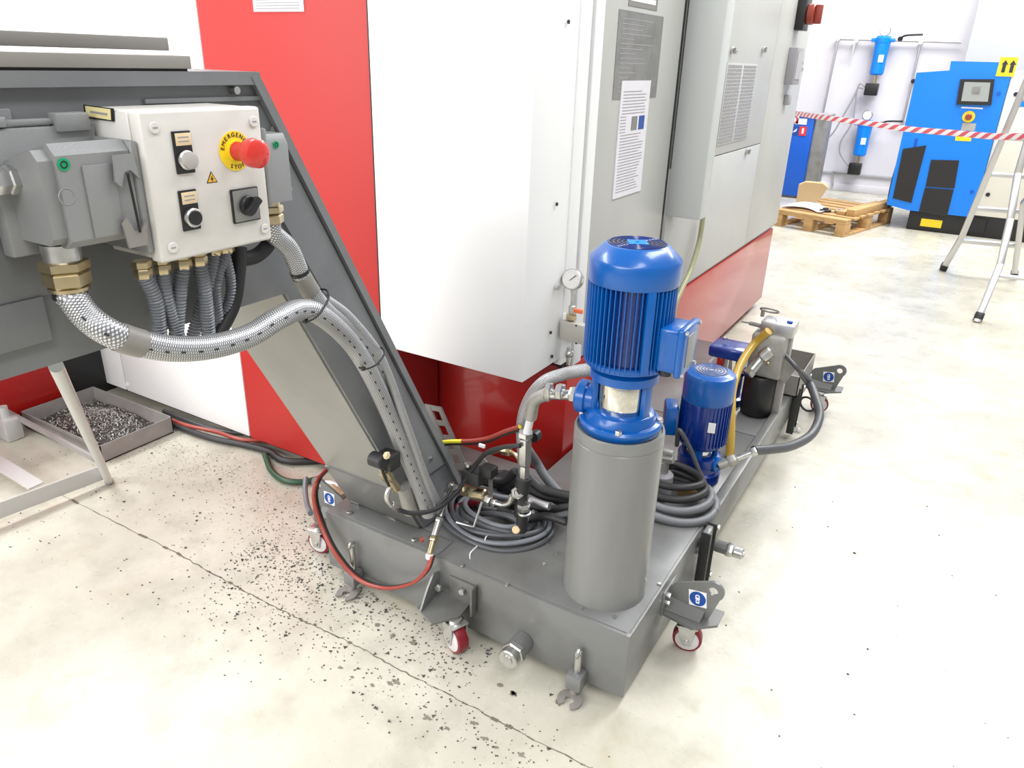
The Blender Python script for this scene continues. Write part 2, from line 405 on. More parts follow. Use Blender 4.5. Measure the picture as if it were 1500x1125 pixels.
# grey flank panels
def flank(name, y0, y1, z0, z1, mt='grey_white', x=XR): return MB().box(x-.02, x, y0, y1, z0, z1, bev=.002).build(name, mt, mc)
flank('flank_panel', .868, 1.60, .566, 2.4)
MB().box(XR-.014, XR-.010, 1.60, 1.65, .565, 2.4).build('panel_seam', 'dark', mc)
MB().box(-.605, -.455, 1.655, 1.755, .963, 2.4, bev=.006).build('cable_duct', 'duct', mc)
cab_a = flank('cabinet_door', 1.66, 3.12, .578, 1.155, 'grey_white')
ys = P(1099, 226, x=XR).y
flank('cabinet_door', 1.76, 3.12, 1.16, 2.4)
flank('cabinet_door', 3.125, 3.95, .578, 2.4)
# vent grille
gv = MB(); gv.box(XR, XR+.004, 2.25, 2.78, 1.205, 1.568, bev=.001); gv = gv.build('vent_grille', 'grey_white', mc)
for cx0, cx1 in ((2.262, 2.50), (2.53, 2.768)):
    m = MB()
    for k in range(22):
        z = 1.214+k*.016
        for q in range(8):
            y0 = cx0+(cx1-cx0)*q/8; m.box(XR+.0035, XR+.006, y0+.003, y0+(cx1-cx0)/8-.003, z, z+.010)
    m.build('slots', 'ink_soft', gv)
# locks with little keys
for (u, v) in ((1071, 74), (1117, 73), (1093, 222)):
    p = P(u, v, x=XR); m = MB(); m.cyl(p, p+V((.012, 0, 0)), .016, bev=.002); l = m.build('lock', 'zinc', mc)
    MB().box(p.x+.012, p.x+.022, p.y-.003, p.y+.003, p.z-.012, p.z+.012).build('lock_slot', 'ink_soft', l)
    if u != 1117: MB().box(p.x+.001, p.x+.006, p.y+.03, p.y+.10, p.z-.003, p.z+.002).build('lock_bar', 'ink_soft', l)
# meter, labels, rotary switch
p = P(1157, 97, x=XR); m = MB(); m.box(XR, XR+.05, p.y-.09, p.y+.09, p.z-.10, p.z+.10, bev=.004); o = m.build('panel_meter', 'ink_soft', mc)
MB().box(XR+.05, XR+.054, p.y-.07, p.y+.07, p.z-.07, p.z+.08).build('meter_window', 'knob_grey', o)
for v in (83, 92, 101):
    p = P(1173, v, x=XR); MB().box(XR, XR+.003, p.y-.07, p.y+.07, p.z-.012, p.z+.008).build('small_label', 'ink_soft', mc)
p = P(1150, 146, x=XR); MB().box(XR, XR+.03, p.y-.035, p.y+.035, p.z-.03, p.z+.03, bev=.006).build('cable_entry', 'ink_soft', mc)
p = P(1170, 21, x=XR); m = MB(); m.box(XR, XR+.05, p.y-.07, p.y+.07, p.z-.085, p.z+.085, bev=.004); o = m.build('rotary_switch', 'dark', mc)
m = MB(); m.cyl((XR+.05, p.y, p.z), (XR+.09, p.y, p.z), .055, bev=.006); m.box(XR+.09, XR+.13, p.y-.014, p.y+.014, p.z-.05, p.z+.05, bev=.006); m.build('switch_knob', 'redhose', o)
# engraved plate, paper sheet, small sign on the flank panel
def flank_quad(uvs, name, mt, parent, th=.002, x=XR):
    pts = [P(u, v, x=x) for u, v in uvs]; y0 = (pts[0].y+pts[3].y)/2; y1 = (pts[1].y+pts[2].y)/2; z1 = (pts[0].z+pts[1].z)/2; z0 = (pts[2].z+pts[3].z)/2
    return MB().box(x, x+th, y0, y1, z0, z1).build(name, mt, parent), (y0, y1, z0, z1)
o, r = flank_quad(((906, 15), (972, 23), (960, 142), (897, 146)), 'engraved_plate', 'plate_grey', mc)
m = MB()
for k in range(16):
    z = r[2]+(r[3]-r[2])*(.08+.055*k); y0 = r[0]+.03; L = (r[1]-r[0]-.06)*random.uniform(.25, .9); m.box(XR+.0019, XR+.0026, y0, y0+L, z, z+.003)
m.build('engraving', 'ink_soft', o)
o, r = flank_quad(((922, -30), (965, -28), (963, 14), (921, 10)), 'rating_plate', 'flap', mc)
m = MB()
for k in range(4):
    m.box(XR+.0019, XR+.0028, r[0]+.02, r[1]-.02, r[2]+.015+k*.028, r[2]+.03+k*.028)
m.build('print', 'stick_white', o)
o, r = flank_quad(((913, 118), (952, 118), (937, 280), (893, 292)), 'paper_notice', 'paper', mc, .004)
m = MB()
for k in range(34):
    z = r[2]+(r[3]-r[2])*(.05+.026*k)
    if .55 < .05+.026*k < .72: y0, y1 = r[0]+.01, r[0]+.06
    else: y0, y1 = r[0]+.02, r[1]-.02-random.uniform(0, .06)
    m.box(XR+.0039, XR+.0046, y0, y1, z, z+.0028)
m.build('print', 'ink_soft', o)
m = MB(); dy = r[1]-r[0]; dz = r[3]-r[2]
m.box(XR+.0039, XR+.0048, r[0]+dy*.42, r[0]+dy*.62, r[2]+dz*.58, r[2]+dz*.70); m.build('photo', 'plate_grey', o)
m = MB(); m.box(XR+.0039, XR+.0048, r[0]+dy*.68, r[0]+dy*.88, r[2]+dz*.58, r[2]+dz*.70); m.build('photo', 'stick_blue', o)
# black boxes painting in the shade under the machine bases
MB().box(-3.05, -1.2, .50, .79, .0, .05).build('dark_base_box', 'dark', mc)
MB().box(-3.0, XR-.06, .85, 3.8, .0, .06).build('dark_base_box', 'dark', mc)
m = MB(); m.box(-4.6, -2.885, -.9, .235, .05, .60, bev=.006); m.build('red_corner_base', 'red', mc)
MB().box(-4.5, -2.95, -.8, .20, 0, .05).build('dark_base_box', 'dark', mc)  # same black shade fill below the corner base
MB().box(-4.5, -2.93, .236, .78, 0, .94).build('recess_shade_block', 'dark', mc)  # black fill standing for the shade behind the corner base
MB().box(-4.6, -2.90, -.9, .5, .62, .94, bev=.005).build('lower_white_panel', 'white', mc)
tag(MB().tube(PX(-.57, (1030, 318), (1024, 355), (1012, 395), (998, 425), (988, 452), (984, 500)), .012, n=12).build('drain_tube', 'tube_olive'),
    'translucent olive drain tube curving down from the pale cabinet duct', 'hose')

# ================================================================== BACKGROUND
t = thing('pallet', (-.85, 7.6, 0), 'small wooden pallet on the floor by the far wall', 'pallet')
f0, f1, f2 = P(1140, 331, z=0), P(1235, 348, z=0), P(1262, 312, z=0)
ex = (f1-f0).normalized(); ey = V((-ex.y, ex.x, 0)); o0 = f1-ex*.78; PT = frame(o0, ex, ey); PH = .20; PL = 1.25; PW = .78
for k in range(3):
    x = k*(PW-.1)/2
    m = MB(PT); m.box(x, x+.1, 0, PL, 0, .022, bev=.003); m.build('bottom_board', 'wood', t)
    for y in (0, PL/2-.07, PL-.14): m = MB(PT); m.box(x, x+.1, y, y+.14, .022, .125, bev=.004); m.build('block', 'wood', t)
for y in (0, PL/2-.06, PL-.12): m = MB(PT); m.box(0, PW, y, y+.12, .125, .147, bev=.003); m.build('stringer', 'wood', t)
for k in range(7):
    y = k*(PL-.13)/6; m = MB(PT); m.box(-.01, PW+.01*(k % 2), y, y+.125, .147, .172, bev=.004); m.build('deck_board', 'wood', t)
for k, (x, z) in enumerate(((.66, .172), (.56, .172))):
    m = MB(PT); m.box(x, x+.09, .25, PL+.03, z, z+.07-.03*k, bev=.006)
    tag(m.build('timber_offcut', 'wood'), ('thick timber offcut lying along the right edge of the pallet', 'thin timber offcut beside the thick one on the pallet')[k], 'timber')
m = MB(PT); m.T = None; m.prism([P(u, v, y=7.35) for u, v in ((1166, 297), (1170, 271), (1180, 267), (1205, 269), (1213, 275), (1200, 294), (1182, 299))], (0, .03, .012)); m.build('cardboard_sheet', 'card', label='curved piece of brown cardboard propped up on the pallet', cat='cardboard')
m = MB(PT); vs = []; fs = []
for i in range(9):
    for j in range(2):
        a = i/8; vs.append((.02+.42*a, .12+.25*j+.1*math.sin(3*a), .180+.05*abs(math.sin(3.1*a+.4))*(.4+.6*j)))
for i in range(8): fs.append((2*i, 2*i+2, 2*i+3, 2*i+1))
m.mesh(vs, fs, smooth=True); m.mesh([V(v)+V((0, 0, -.003)) for v in vs], fs); m.build('packing_paper', 'paper', label='crumpled white packing paper in front of the cardboard on the pallet', cat='paper')
for k, (x, y, mt, nm, lb) in enumerate(((.42, .30, 'dark', 'brake_disc', 'dark round part lying on the pallet boards'), (.55, .38, 'cast', 'metal_fitting', 'pale metal fitting beside the dark round part on the pallet'))):
    m = MB(PT); m.lathe([(.055, 0), (.06, .01), (.06, .02), (.03, .03), (.03, .04)], (x, y, .172)); m.build(nm, mt, label=lb, cat='spare part')
# blue cabinet by the wall with stickers
YC = 9.0
a = P(1165, 166, y=YC); b = P(1148, 278, y=YC)
t = thing('blue_cabinet', (-1.5, 9.1, 0), 'dark blue floor cabinet with safety stickers half hidden behind the machine', 'cabinet')
m = MB(); m.box(-1.75, -1.36, 9.0, 9.35, .03, 1.02, bev=.01); m.build('door', 'blue_mid', t)
m = MB(); m.box(-1.36, -1.20, 9.04, 9.34, .03, 1.01, bev=.006); m.build('side', 'plate_grey', t)
m = MB(); m.box(-1.77, -1.18, 8.98, 9.36, 1.02, 1.05, bev=.005); m.build('top', 'ink_soft', t)
for (u, v, w_, h_, mt) in ((1174, 178, .13, .07, 'stick_white'), (1176, 192, .09, .11, 'sign_red'), (1164, 191, .10, .10, 'stick_blue'), (1164, 175, .10, .10, 'stick_white')):
    p = P(u, v, y=8.996); s_ = MB().box(p.x-w_/2, p.x+w_/2, 8.994, 9.0, p.z-h_/2, p.z+h_/2).build('sticker', mt, t)
    if mt == 'sign_red': MB().box(p.x-.012, p.x+.012, 8.991, 8.995, p.z-.03, p.z+.035).build('pictogram', 'stick_white', s_)
    if (u, v) == (1164, 175): MB().torus((p.x, 8.993, p.z), (0, 1, 0), .035, .007, 20, 6).build('prohibition_ring', 'sign_red', s_)
    if mt == 'stick_blue': MB().prism([(p.x-.03, 8.993, p.z-.03), (p.x+.02, 8.993, p.z-.01), (p.x+.03, 8.993, p.z+.03)], (0, -.002, 0)).build('pictogram', 'stick_white', s_)
# wall pipework
YW = WB-.08
def wp(u, v, y=YW): return P(u, v, y=y)
m = MB()
m.tube([wp(1228, 57), wp(1408, 62)], .016, spline=False); m.tube([wp(1228, 57), wp(1205, 168)], .016, spline=False); m.tube([wp(1349, 62), wp(1322, 180)], .016, spline=False)
o = m.build('compressed_air_pipe', 'alu', label='thin grey air pipework fixed on the white back wall', cat='pipe')
for (u, v) in ((1228, 57), (1255, 60), (1338, 119), (1349, 62), (1322, 180)):
    p = wp(u, v); MB().cyl(p+V((0, .05, 0)), p+V((0, -.03, 0)), .028, n=12).build('pipe_clip', 'alu' if u != 1338 else 'dark', o)
p = wp(1252, 66); MB().box(p.x-.012, p.x+.012, YW-.04, YW, p.z-.12, p.z+.06).build('valve_stub', 'alu', o)
m = MB(); m.tube(PY(YW+.03, (1220, 272), (1220, 251), (1250, 253)), .012, spline=False); m.tube(PY(YW+.03, (1200, 210), (1200, 240), (1198, 255), (1196, 262)), .01)
m.build('wall_conduit', 'alu', label='thin grey conduit low on the back wall under the lower filter drain', cat='pipe')
def air_filter(top, bot, lab):
    a, b = P(*top, y=YW-.06), P(*bot, y=YW-.06); x = (a.x+b.x)/2; y = YW-.06; H = a.z-b.z; r = .085
    t = thing('air_filter', (x, y, b.z), lab, 'filter', None)
    m = MB(); m.lathe([(r*.8, 0), (r, .02), (r, H*.45), (r*1.08, H*.80), (r*1.08, H*.86)], (x, y, b.z)); m.build('bowl', 'blue_sky', t)
    m = MB(); m.lathe([(r*1.1, H*.86), (r*1.15, H*.9), (r*1.15, H*1.0), (r*.9, H*1.06)], (x, y, b.z)); m.box(x-.14, x+.14, y-.05, y+.05, b.z+H*.9, b.z+H, bev=.01); m.build('head', 'blue_sky', t)
    m = MB(); m.cyl((x, y, b.z+H*1.05), (x, y, b.z+H*1.12), .02); m.cyl((x, y+.03, b.z+H*1.2), (x, y-.02, b.z+H*1.2), .065, bev=.006); g = m.build('gauge', 'zinc', t)
    MB().cyl((x, y-.021, b.z+H*1.2), (x, y-.023, b.z+H*1.2), .052).build('dial', 'gauge', g)
    MB().box(x-.005, x+.055, y-r*1.02, y-r*.8, b.z+H*.35, b.z+H*.55).build('label_plate', 'stick_white', t)
    m = MB(); m.cyl((x, y, b.z-.10), (x, y, b.z), .022, n=12); m.build('drain_stem', 'brass', t)
    m = MB(); m.box(x-.10, x+.06, y-.06, y+.06, b.z-.25, b.z-.10, bev=.012); m.build('drain_box', 'dark', t)
    m = MB(); m.cyl((x+.2, y-.03, b.z+H*.98), (x+.2, y-.09, b.z+H*.98), .03, n=12); m.tube([(x+.2, y-.09, b.z+H*.98), (x+.26, y-.10, b.z+H*1.07), (x+.45, y-.10, b.z+H*1.10)], .012, n=8); m.build('lever', 'dark', t)
    return V((x-.08, y, b.z-.17))
d1 = air_filter((1294, 56), (1284, 110), 'upper of the two blue air filters on the back wall')
d2 = air_filter((1268, 179), (1259, 228), 'lower of the two blue air filters, behind the barrier tape')
m = MB(); m.tube([d1]+PY(YW-.05, (1260, 122), (1252, 140), (1235, 170), (1220, 195), (1205, 208)), .011, n=8, step=.04); m.build('signal_cable', 'ink_soft', label='thin dark cable drooping left from the upper filter drain', cat='cable')
m = MB(); m.tube([d1+V((-.05, .02, 0))]+PY(YW-.04, (1256, 130), (1253, 155), (1248, 180), (1233, 205), (1230, 222), (1236, 234))+[d2], .011, n=8, step=.04); m.build('signal_cable', 'ink_soft', label='thin dark cable hanging in an S between the two filter drains', cat='cable')

# compressor
YF = 7.7
t = thing('air_compressor', (.3, 8.1, 0), 'bright blue screw compressor with a touch screen against the back wall', 'compressor')
def cp(u, v): return P(u, v, y=YF)
xl = -.02; xr = .585; xc = -.235
m = MB(); prof = [(xc, cp(1303, 300).z), (xl+.0, .2), (xr, .2), (xr, 1.67), (cp(1395, 82).x, 1.67), (cp(1392, 98).x, 1.585), (xc, 1.555)]
m.prism([V((x, YF, z)) for x, z in prof], (0, .9, 0)); m.build('front_housing', 'blue_sky', t)
def cpan(uvs, nm, mt, th, par=t):
    return MB().prism([P(u, v, y=YF-.0005) for u, v in uvs], (0, -th, 0)).build(nm, mt, par)
cpan(((1323, 218), (1357, 213), (1335, 297), (1308, 290)), 'vent_filter', 'mesh_black', .012)
cpan(((1364, 234), (1405, 235), (1398, 276), (1356, 273)), 'vent_filter', 'mesh_black', .012)
cpan(((1355, 275), (1397, 278), (1387, 318), (1346, 310)), 'vent_filter', 'mesh_black', .012)
cpan(((1340, 203), (1345, 203), (1334, 260), (1330, 260)), 'panel_seam', 'blue_mid', .001)
o = cpan(((1407, 116), (1457, 116), (1452, 154), (1401, 153)), 'touch_screen', 'dark', .03)
MB().prism([P(u, v, y=YF-.031) for u, v in ((1413, 120), (1451, 121), (1447, 149), (1408, 148))], (0, -.002, 0)).build('display', 'screen', o)
MB().prism([P(u, v, y=YF-.034) for u, v in ((1425, 127), (1437, 127), (1435, 138), (1423, 138))], (0, -.001, 0)).build('screen_icon', 'plate_grey', o)
p = cp(1419, 171); m = MB(); m.cyl(p, p+V((0, -.01, 0)), .055); o = m.build('stop_plate', 'yellow', t); MB().cyl(p+V((0, -.01, 0)), p+V((0, -.06, 0)), .03, bev=.006).build('stop_button', 'redhose', o)
p = cp(1419, 185); MB().box(p.x-.06, p.x+.06, YF-.004, YF, p.z-.04, p.z+.03).build('switch_label', 'knob_grey', t)
cpan(((1400, 197), (1424, 197), (1422, 207), (1399, 206)), 'warning_label', 'yellow', .003)
p = cp(1478, 98); o = MB().box(p.x-.09, p.x+.06, YF-.004, YF, p.z-.085, p.z+.085).build('warning_label', 'yellow', t)
m = MB()
for q in (-.055, .01): m.prism([(p.x+q, YF-.005, p.z-.05), (p.x+q+.03, YF-.005, p.z-.05), (p.x+q+.03, YF-.005, p.z+.02), (p.x+q+.045, YF-.005, p.z+.02), (p.x+q+.015, YF-.005, p.z+.06), (p.x+q-.012, YF-.005, p.z+.02), (p.x+q, YF-.005, p.z+.02)], (0, -.002, 0))
m.build('pictogram', 'ink', o)
MB().box(cp(1408, 158).x, cp(1440, 158).x, YF-.003, YF, cp(1420, 159).z, cp(1420, 157).z).build('stripe_label', 'stick_white', t)
for u, v in ((1463, 137), (1424, 281)): p = cp(u, v); MB().cyl(p, p+V((0, -.01, 0)), .018, n=12).build('lock', 'blue_mid', t)
MB().box(xl+.02, xr, YF+.03, YF+.9, .0, .21, bev=.008).build('dark_base_box', 'dark', t)
p = P(1364, 327, y=YF+.03); MB().box(p.x-.10, p.x+.10, YF+.024, YF+.03, p.z-.04, p.z+.04).build('base_label', 'yellow', t)
m = MB(); m.cyl((xc-.02, YF+.35, .42), (xc+.05, YF+.35, .42), .22); m.build('fan_shroud', 'dark', t)
m = MB(); m.box(xr+.004, 1.1, YF+.02, YF+.9, .22, 1.6, bev=.004); m.build('side_enclosure', 'cream', t)
m = MB(); m.box(1.104, 2.4, YF+.02, YF+.9, .22, 1.6, bev=.004); m.build('side_enclosure', 'cream', t)
m = MB(); m.box(xr-.01, 2.4, YF+.05, YF+.9, .0, .215, bev=.004); m.build('black_base', 'dark', t)
m = MB(); m.box(cp(1418, 330).x, cp(1444, 330).x, YF+.03, YF+.05, .05, .19); m.build('base_grille', 'mesh_black', t)
for u, v in ((1447, 285), (1488, 138)): p = P(u, v, y=YF+.02); MB().cyl(p, p+V((0, -.01, 0)), .02, n=12).build('lock', 'dark', t)
p = P(1500, 150, y=YF+.02); MB().box(p.x-.05, p.x+.2, YF+.014, YF+.02, p.z-.04, p.z+.04).build('name_plate', 'blue_sky', t)

# ladder
t = thing('step_ladder', (.8, 5.2, 0), 'tall aluminium step ladder standing at the right edge before the compressor', 'ladder')
def rail(pts):
    m = MB(); 
    for a, b in zip(pts, pts[1:]):
        d = (b-a).normalized(); T_ = frame(a, V((1, 0, 0))-d*d.x, d); m.box(-.022, .022, -.01, (b-a).length+.01, -.036, .036, bev=.006, T=T_)
    o = m.build('rail', 'alu', t); d = (pts[1]-pts[0]).normalized()
    m = MB(); T_ = frame(pts[0], V((1, 0, 0))-d*d.x, d); m.box(-.028, .028, .012, .06, -.042, .042, bev=.006, T=T_); m.build('rubber_foot', 'dark', o); return pts
def on(pts, z):
    for a, b in zip(pts, pts[1:]):
        if b.z >= z: return a.lerp(b, (z-a.z)/(b.z-a.z))
ra = rail([P(1380, 396, z=.0), P(1409, 347, y=5.82), P(1500, 127, y=5.5), V((.80, 5.22, 2.5))])
rb = rail([P(1485, 408, z=.0), P(1499, 299, y=5.8)+V((0, 0, 0)), V((1.22, 5.5, 1.483)), V((1.20, 5.22, 2.5))])
rc = rail([P(1431, 471, z=.0), P(1465, 388, y=4.6), P(1480, 321, y=4.7), P(1491, 254, y=4.78), V((.76, 5.02, 2.5))])
rd = rail([P(1431, 471, z=.0)+V((.68, .05, 0)), P(1465, 388, y=4.6)+V((.60, 0, 0)), P(1491, 254, y=4.78)+V((.56, 0, 0)), V((1.20, 5.02, 2.5))])
for k in range(1, 9):
    a, b = on(ra, .28*k), on(rb, .28*k)
    T_ = frame(a, b-a, (0, -1, .0)); m = MB(); m.box(0, (b-a).length, -.05, .03, -.016, .016, bev=.004, T=T_); m.build('step', 'alu', t)
for z in (.30, 1.1, 1.9):
    a, b = on(rc, z), on(rd, z); m = MB(); m.tube([a, b], .015, spline=False); m.build('cross_bar', 'alu', t)
m = MB(); m.box(.70, 1.28, 4.95, 5.30, 2.5, 2.56, bev=.01); m.build('top_cap', 'dark', t)
# barrier tape
m = MB()
TP = [P(1158, 163, y=7.6), P(1166, 166, y=7.3), P(1205, 172, y=6.6), P(1260, 179, y=6.3), P(1330, 189, y=6.0), P(1400, 195, y=5.75), P(1462, 200, y=5.45), P(1520, 199, y=5.2)]
m.tube(TP, .023, n=8, step=.05, flat=(0, 0, 1)); m.build('barrier_tape', 'tape', label='red and white striped barrier tape stretched across in front of the compressor', cat='tape')

# ================================================================== CHIP CONVEYOR
XS = -.71; XL = -1.01
t = thing('chip_conveyor', (-.86, .2, .235), 'grey sheet metal chip conveyor rising from the coolant tank to the upper left', 'conveyor'); cv = t
side = [(-1.30, 1.517), (-.39, 1.517), (.319, .240), (.093, .240), (-.36, 1.087), (-1.30, 1.087)]
m = MB(); m.prism([V((XL+.002, y, z)) for y, z in side], (XS-XL-.004, 0, 0)); m.build('body', 'grey', t)
# underside of the incline, its lit look put into a lighter skin
dn = V((0, .093+.36, .240-1.087)).normalized(); nn = V((0, dn.z, -dn.y)); nn = nn if nn.y < 0 else -nn
a = V((XL+.004, -.36, 1.087)); b = V((XL+.004, .090, .246))
m = MB(); m.prism([a, b, b+nn*.004, a+nn*.004], (XS-XL-.016, 0, 0)); m.build('lit_underside_skin', 'chute', t)
# base of the underside: darker lower cover
q0 = a.lerp(b, .80); m = MB(); m.prism([q0+nn*.004, b+nn*.004, b+nn*.010, q0+nn*.010], (XS-XL-.016, 0, 0)); m.build('lower_cover', 'tank', t)
# raised side plate and flanges on the side face
def syz(y, z, x=XS): return V((x, y, z))
up = V((0, .709, -1.277)).normalized(); pn = V((0, -up.z, up.y))  # along the slope / outward normal of the top edge
pn = V((0, .874, .485))
def rimstrip(p, q, w, th, nm, mt):
    d = (q-p).normalized(); n = V((0, -d.z, d.y)); n = n if n.y < 0 or (abs(d.y) > .9 and n.z < 0) else -n
    if abs(d.y) > .9: n = V((0, 0, -1))
    return MB().prism([p, q, q+n*w, p+n*w], (th, 0, 0)).build(nm, mt, t)
rimstrip(syz(-1.3, 1.517), syz(-.385, 1.517), .022, .012, 'top_flange', 'grey')
rimstrip(syz(-.39, 1.517), syz(.30, .272), .018, .0134, 'edge_flange', 'grey')
m = MB(); m.prism([syz(-.36, 1.42), syz(-.32, 1.34), syz(.19, .42), syz(.10, .42), syz(-.37, 1.265), syz(-.42, 1.30)], (.006, 0, 0)); sp = m.build('side_plate', 'grey', t)
for (y, z) in ((-.335, 1.30), (-.01, .72), (.12, .47)):
    MB().cyl((XS+.006, y, z), (XS+.011, y, z), .006, n=10).build('bolt', 'zinc', sp)
m = MB(); m.box(XS, XS+.006, -1.3, -.83, 1.20, 1.468, bev=.002); dp = m.build('head_side_plate', 'grey', t)
m = MB(); m.box(XS, XS+.010, -1.3, -.845, 1.13, 1.20, bev=.002); m.build('head_lower_plate', 'grey', t)
for (u, v) in ((18, 366), (340, 132)):
    p = P(u, v, x=XS); m = MB(); m.cyl(p, p+V((.014, 0, 0)), .007, n=10); m.build('bolt', 'zinc', t)
m = MB(); m.prism([syz(-.62, 1.475), syz(-.37, 1.475), syz(-.33, 1.40), syz(-.345, 1.40), syz(-.378, 1.468), syz(-.62, 1.468)], (.005, 0, 0)); m.build('corner_flange', 'grey', t)
# lid flaps on top
a = P(280, 90, x=-.698)
m = MB(); m.box(XS-.02, XS+.012, -1.3, a.y, 1.521, 1.541, bev=.0015); m.build('lid_lip', 'flap', t)
a2 = P(247, 62, x=-.93)
m = MB(); m.box(-.96, -.93, -1.3, a2.y, P(200, 73, x=-.93).z, P(200, 53, x=-.93).z, bev=.002); m.build('lid_lip', 'flap', t)
m = MB(); m.box(-.92, XS+.005, -1.3, a.y-.004, 1.516, 1.522); m.build('lid_gasket', 'dark', t)
# bolt heads / studs near the base
for (u, v) in ((535, 682), (497, 640)):
    pass

# ================================================================== COOLANT TANK
TZ = .235
t = thing('coolant_tank', (-.5, .8, 0), 'low grey L-shaped coolant tank on casters carrying pumps, valves and hose coils', 'tank'); tk = t
m = MB(); m.box(-1.03, 0, 0, .60, .03, TZ, bev=.004); m.build('front_body', 'tank', t)
m = MB(); m.box(-.592, 0, .604, 2.35, .07, .205, bev=.004); m.build('rear_body', 'tank', t)
m = MB(); m.box(-.022, .012, .62, 2.33, .10, .232, bev=.006); m.build('side_rail', 'tank', t)
# covers: seams show as raised lids
m = MB(); m.box(-.985, -.60, .012, .085, TZ, TZ+.004, bev=.001); lid = m.build('cover_strip', 'tank', t)
for (u, v) in ((512, 752), (607, 792)):
    p = P(u, v, z=TZ+.004); m = MB(); m.hexa(p, p+V((0, 0, .007)), .009); m.build('bolt', 'zinc', lid)
for (u, v) in ((519, 738), (572, 758)):
    p = P(u, v, z=TZ+.004); m = MB(); m.box(p.x-.018, p.x+.018, p.y, p.y+.006, p.z, p.z+.006, bev=.001); m.build('clip', 'zinc', lid)
m = MB(); m.box(-.58, -.008, .010, .596, TZ, TZ+.003, bev=.001); lid = m.build('top_cover', 'tank', t)
for (u, v) in ((677, 829), (742, 857), (851, 892), (802, 796), (797, 827), (815, 812), (920, 931), (966, 856), (900, 905)):
    p = P(u, v, z=TZ+.003); m = MB(); m.cyl(p, p+V((0, 0, .004)), .0055, n=10); m.build('bolt', 'zinc', lid)
m = MB(); m.box(-.588, -.03, .62, 1.35, .205, .210, bev=.001); m.build('rear_cover', 'tank', t)
m = MB(); m.box(-.588, -.03, 1.36, 2.3, .205, .208, bev=.001); m.build('rear_cover', 'tank', t)
p = P(1012, 722, z=.211); m = MB(); m.lathe([(.05, 0), (.044, .0012)], p, n=20); m.build('oil_stain', 'oil', t)
# rubber edged clamp bracket where the two tank halves meet
def clamp(c, par, h=.20):
    m = MB(); m.box(c.x, c.x+.022, c.y-.030, c.y+.030, c.z-h, c.z+.015, bev=.006); o = m.build('joint_clamp', 'tank', par)
    for s_ in (-.034, .030): m = MB(); m.box(c.x, c.x+.030, c.y+s_, c.y+s_+.006, c.z-h-.005, c.z+.02, bev=.002); m.build('rubber_seal', 'rubber', o)
    for z in (.0, -h+.02): m = MB(); m.hexa((c.x+.022, c.y+.052, c.z+z), (c.x+.034, c.y+.052, c.z+z), .010); m.build('bolt', 'zinc', o)
clamp(V((.012, .56, TZ-.005)), t)
clamp(V((.014, 1.86, TZ+.005)), t)
# side drain cock
def drain(p, d, par, r=.022, L=.10):
    d = V(d).normalized(); m = MB(); m.cyl(p, p+d*L*.55, r, bev=.002); o = m.build('drain_pipe', 'tank', par)
    m = MB(); m.hexa(p+d*L*.5, p+d*L*.72, r*1.15); m.cyl(p+d*L*.72, p+d*L, r*.95, bev=.003, n=20); m.cyl(p+d*L, p+d*L*1.03, r*.5, n=12); m.build('drain_plug', 'zinc', o)
drain(V((.012, .66, .13)), (1, 0, 0), t, .020, .11)
drain(V((-.300, 0, .078)), (0, -1, 0), t, .030, .09)
drain(V((.012, 1.86, .045)), (1, 0, 0), t, .014, .06)
# casters
def caster(p, par, rot, wr=.042):
    """p: floor contact point of the wheel"""
    T = Matrix.Translation(p) @ Matrix.Rotation(rot, 4, 'Z')
    m = MB(T); m.lathe([(wr*.6, -.017), (wr*.97, -.015), (wr, -.010), (wr, .010), (wr*.97, .015), (wr*.6, .017)], (0, 0, wr), (0, 1, 0), 32); o = m.build('caster_wheel', 'wheel_red', par)
    m = MB(T); m.lathe([(wr*.35, -.022), (wr*.80, -.018), (wr*.80, .018), (wr*.35, .022)], (0, 0, wr), (0, 1, 0), 28); m.build('hub', 'wheel_hub', o)
    m = MB(T); 
    for s_ in (-1, 1): m.prism([(-.012, s_*.024, wr-.012), (.012, s_*.024, wr-.012), (.020, s_*.024, wr*2+.006), (-.030, s_*.024, wr*2+.006)], (0, s_*.003, 0))
    m.box(-.034, .026, -.027, .027, wr*2+.004, wr*2+.009, bev=.001); m.cyl((-.004, 0, wr*2+.009), (-.004, 0, wr*2+.020), .02, n=20); m.cyl((0, -.030, wr), (0, .030, wr), .007, n=12)
    m.build('fork', 'zinc', o)
    return o
def sticker(T, par, s=.045):
    """square white sticker with blue disc, white glove-like mark, in the XZ plane of T facing -Y"""
    m = MB(T); m.box(-s/2, s/2, -.001, 0, -s/2, s/2); o = m.build('sticker', 'stick_white', par)
    m = MB(T); m.cyl((0, -.0008, 0), (0, -.0016, 0), s*.46, n=32); m.build('blue_disc', 'stick_blue', o)
    m = MB(T); m.torus((0, -.0018, s*.14), (0, 1, 0), s*.10, s*.035, 16, 6); m.box(-s*.13, s*.13, -.0024, -.0015, -s*.04, s*.06, bev=.0004); m.box(-s*.10, s*.10, -.0024, -.0015, -s*.30, -s*.20, bev=.0004)
    m.torus((0, -.0018, -s*.16), (0, 1, 0), s*.09, s*.03, 16, 6); m.build('hook_mark', 'stick_white', o)
